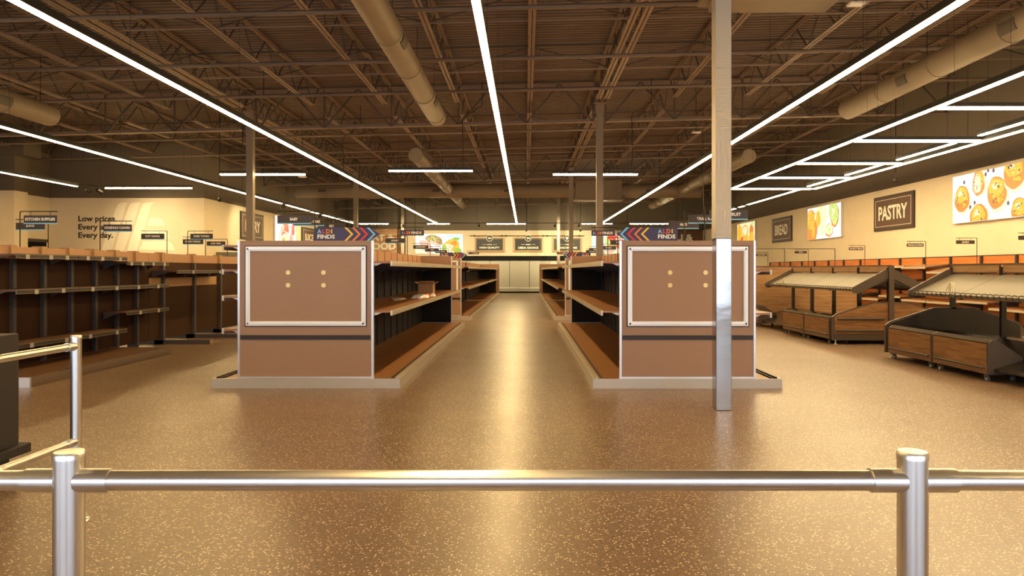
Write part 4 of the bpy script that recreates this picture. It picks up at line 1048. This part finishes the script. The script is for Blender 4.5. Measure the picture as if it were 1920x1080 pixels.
def bin_(y0,label,L=1.17,x=5.58):
    t=thing('rolling_bin',(x,y0,0),label,'bin','rolling wood-front bins')
    # x grows towards the table centre
    MB().prism([(0,.09),(.0,.47),(.05,.51),(.10,.51),(.42,.30),(.42,.09)],'y',0,.03,'table_grey').prism([(0,.09),(.0,.47),(.05,.51),(.10,.51),(.42,.30),(.42,.09)],'y',L-.03,L,'table_grey').box(.40,.42,.03,L-.03,.09,.30,'table_black').box(0,.42,.03,L-.03,.09,.11,'table_black').build('carcass',t)
    MB().box(-.006,.02,.03,L-.03,.095,.46,'wood').build('wood_front',t)
    MB().prism([(-.006,.46),(-.012,.475),(.06,.515),(.075,.505),(.02,.46)],'y',.028,L-.028,'rail_bronze').build('top_rail',t)
    MB().tube((-.02,.05,.17),(-.02,L-.06,.17),.016,'table_grey',10).build('bumper_bar',t,smooth=True)
    for yy in (.10,L-.10):
        for xx in (.05,.36):
            c=MB(); c.tube((xx-.014,yy,.036),(xx+.014,yy,.036),.036,'caster',16).tube((xx-.016,yy,.036),(xx+.016,yy,.036),.018,'caster_hub',12)
            c.bar((xx-.02,yy,.036),(xx-.02,yy+.02,.09),.006,.03,'table_grey').bar((xx+.02,yy,.036),(xx+.02,yy+.02,.09),.006,.03,'table_grey'); c.build('caster',t)
T1=table(11.05-4*1.175,4,'near bakery display table with a steel gable shelf, cut by the right edge',2,False)
T2=table(12.92,4,'far bakery display table with a wood end panel, steel gable shelf and grey corner post',2,True,False)
bin_(8.55,'wood-front rolling bin under the near bakery table, closest to the camera')
bin_(9.74,'wood-front rolling bin under the near bakery table, second from the camera')
bin_(13.02,'wood-front rolling bin under the far bakery table, next to its wood end panel')
bin_(14.21,'wood-front rolling bin under the far bakery table, second from its end panel')
bin_(16.95,'wood-front rolling bin beyond the gap, beside the right end panel edge')
def coil(x,y,z,label,seed):
    rnd=random.Random(seed); mb=MB()
    for k in range(3):
        pts=[]; ph=rnd.uniform(0,6); rx=rnd.uniform(.085,.11); tilt=rnd.uniform(-.3,.3)
        for i in range(25):
            a=2*math.pi*i/24; pts.append((.05*math.cos(a)+tilt*.05,rx*1.35*math.cos(a+ph*.1)+k*.03,.10+rx*math.sin(a)))
        mb.path(pts,.004,'wire',5)
    pts=[(0,-.12,.02),(.0,.0,.03),(.01,.15,.02),(.0,.28,.03)]; mb.path(pts,.009,'rod',6)
    o=mb.build('cable_coil'); o.location=(x,y,z); return tag(o,label,'cable')
coil(5.985,9.95,.975,'coiled pale cable hanging on the near bakery table front rail',1)
coil(5.985,16.4,.975,'coiled pale cable hanging on the far bakery table front rail',2)
# timber partition behind the tables
t=thing('timber_partition',(7.0,18.3,0),'tall honey-coloured timber partition behind the far bakery table','partition')
mb=MB()
for k,(z0,z1) in enumerate(((.0,.33),(.335,.66),(.665,.99),(.995,1.44))): mb.box(-1.9,1.6,0,.05,z0,z1,'wood_light')
mb.box(-1.9,1.6,.01,.04,0,1.44,'slot_dark'); mb.build('boards',t)
MB().box(-1.92,1.62,-.01,.06,1.44,1.465,'table_grey').build('cap',t)
MB().tube((-1.2,.025,1.465),(-1.2,.025,1.91),.012,'table_grey',6).tube((-.3,.025,1.465),(-.3,.025,1.91),.012,'table_grey',6).tube((1.0,.025,1.465),(1.0,.025,1.91),.012,'table_grey',6).tube((-1.2,.025,1.91),(1.0,.025,1.91),.012,'table_grey',6).build('sign_frame',t)
for k,(x0,x1) in enumerate(((5.85,6.13),(6.14,6.35))):
    tag(MB().box(x0,x1,20.4,20.9,0,1.66,'brown_top').build('display_stand'),'plain brown upright display box beyond the timber partition, %s one'%('wider left' if k==0 else 'narrower right'),'box','brown upright boxes')
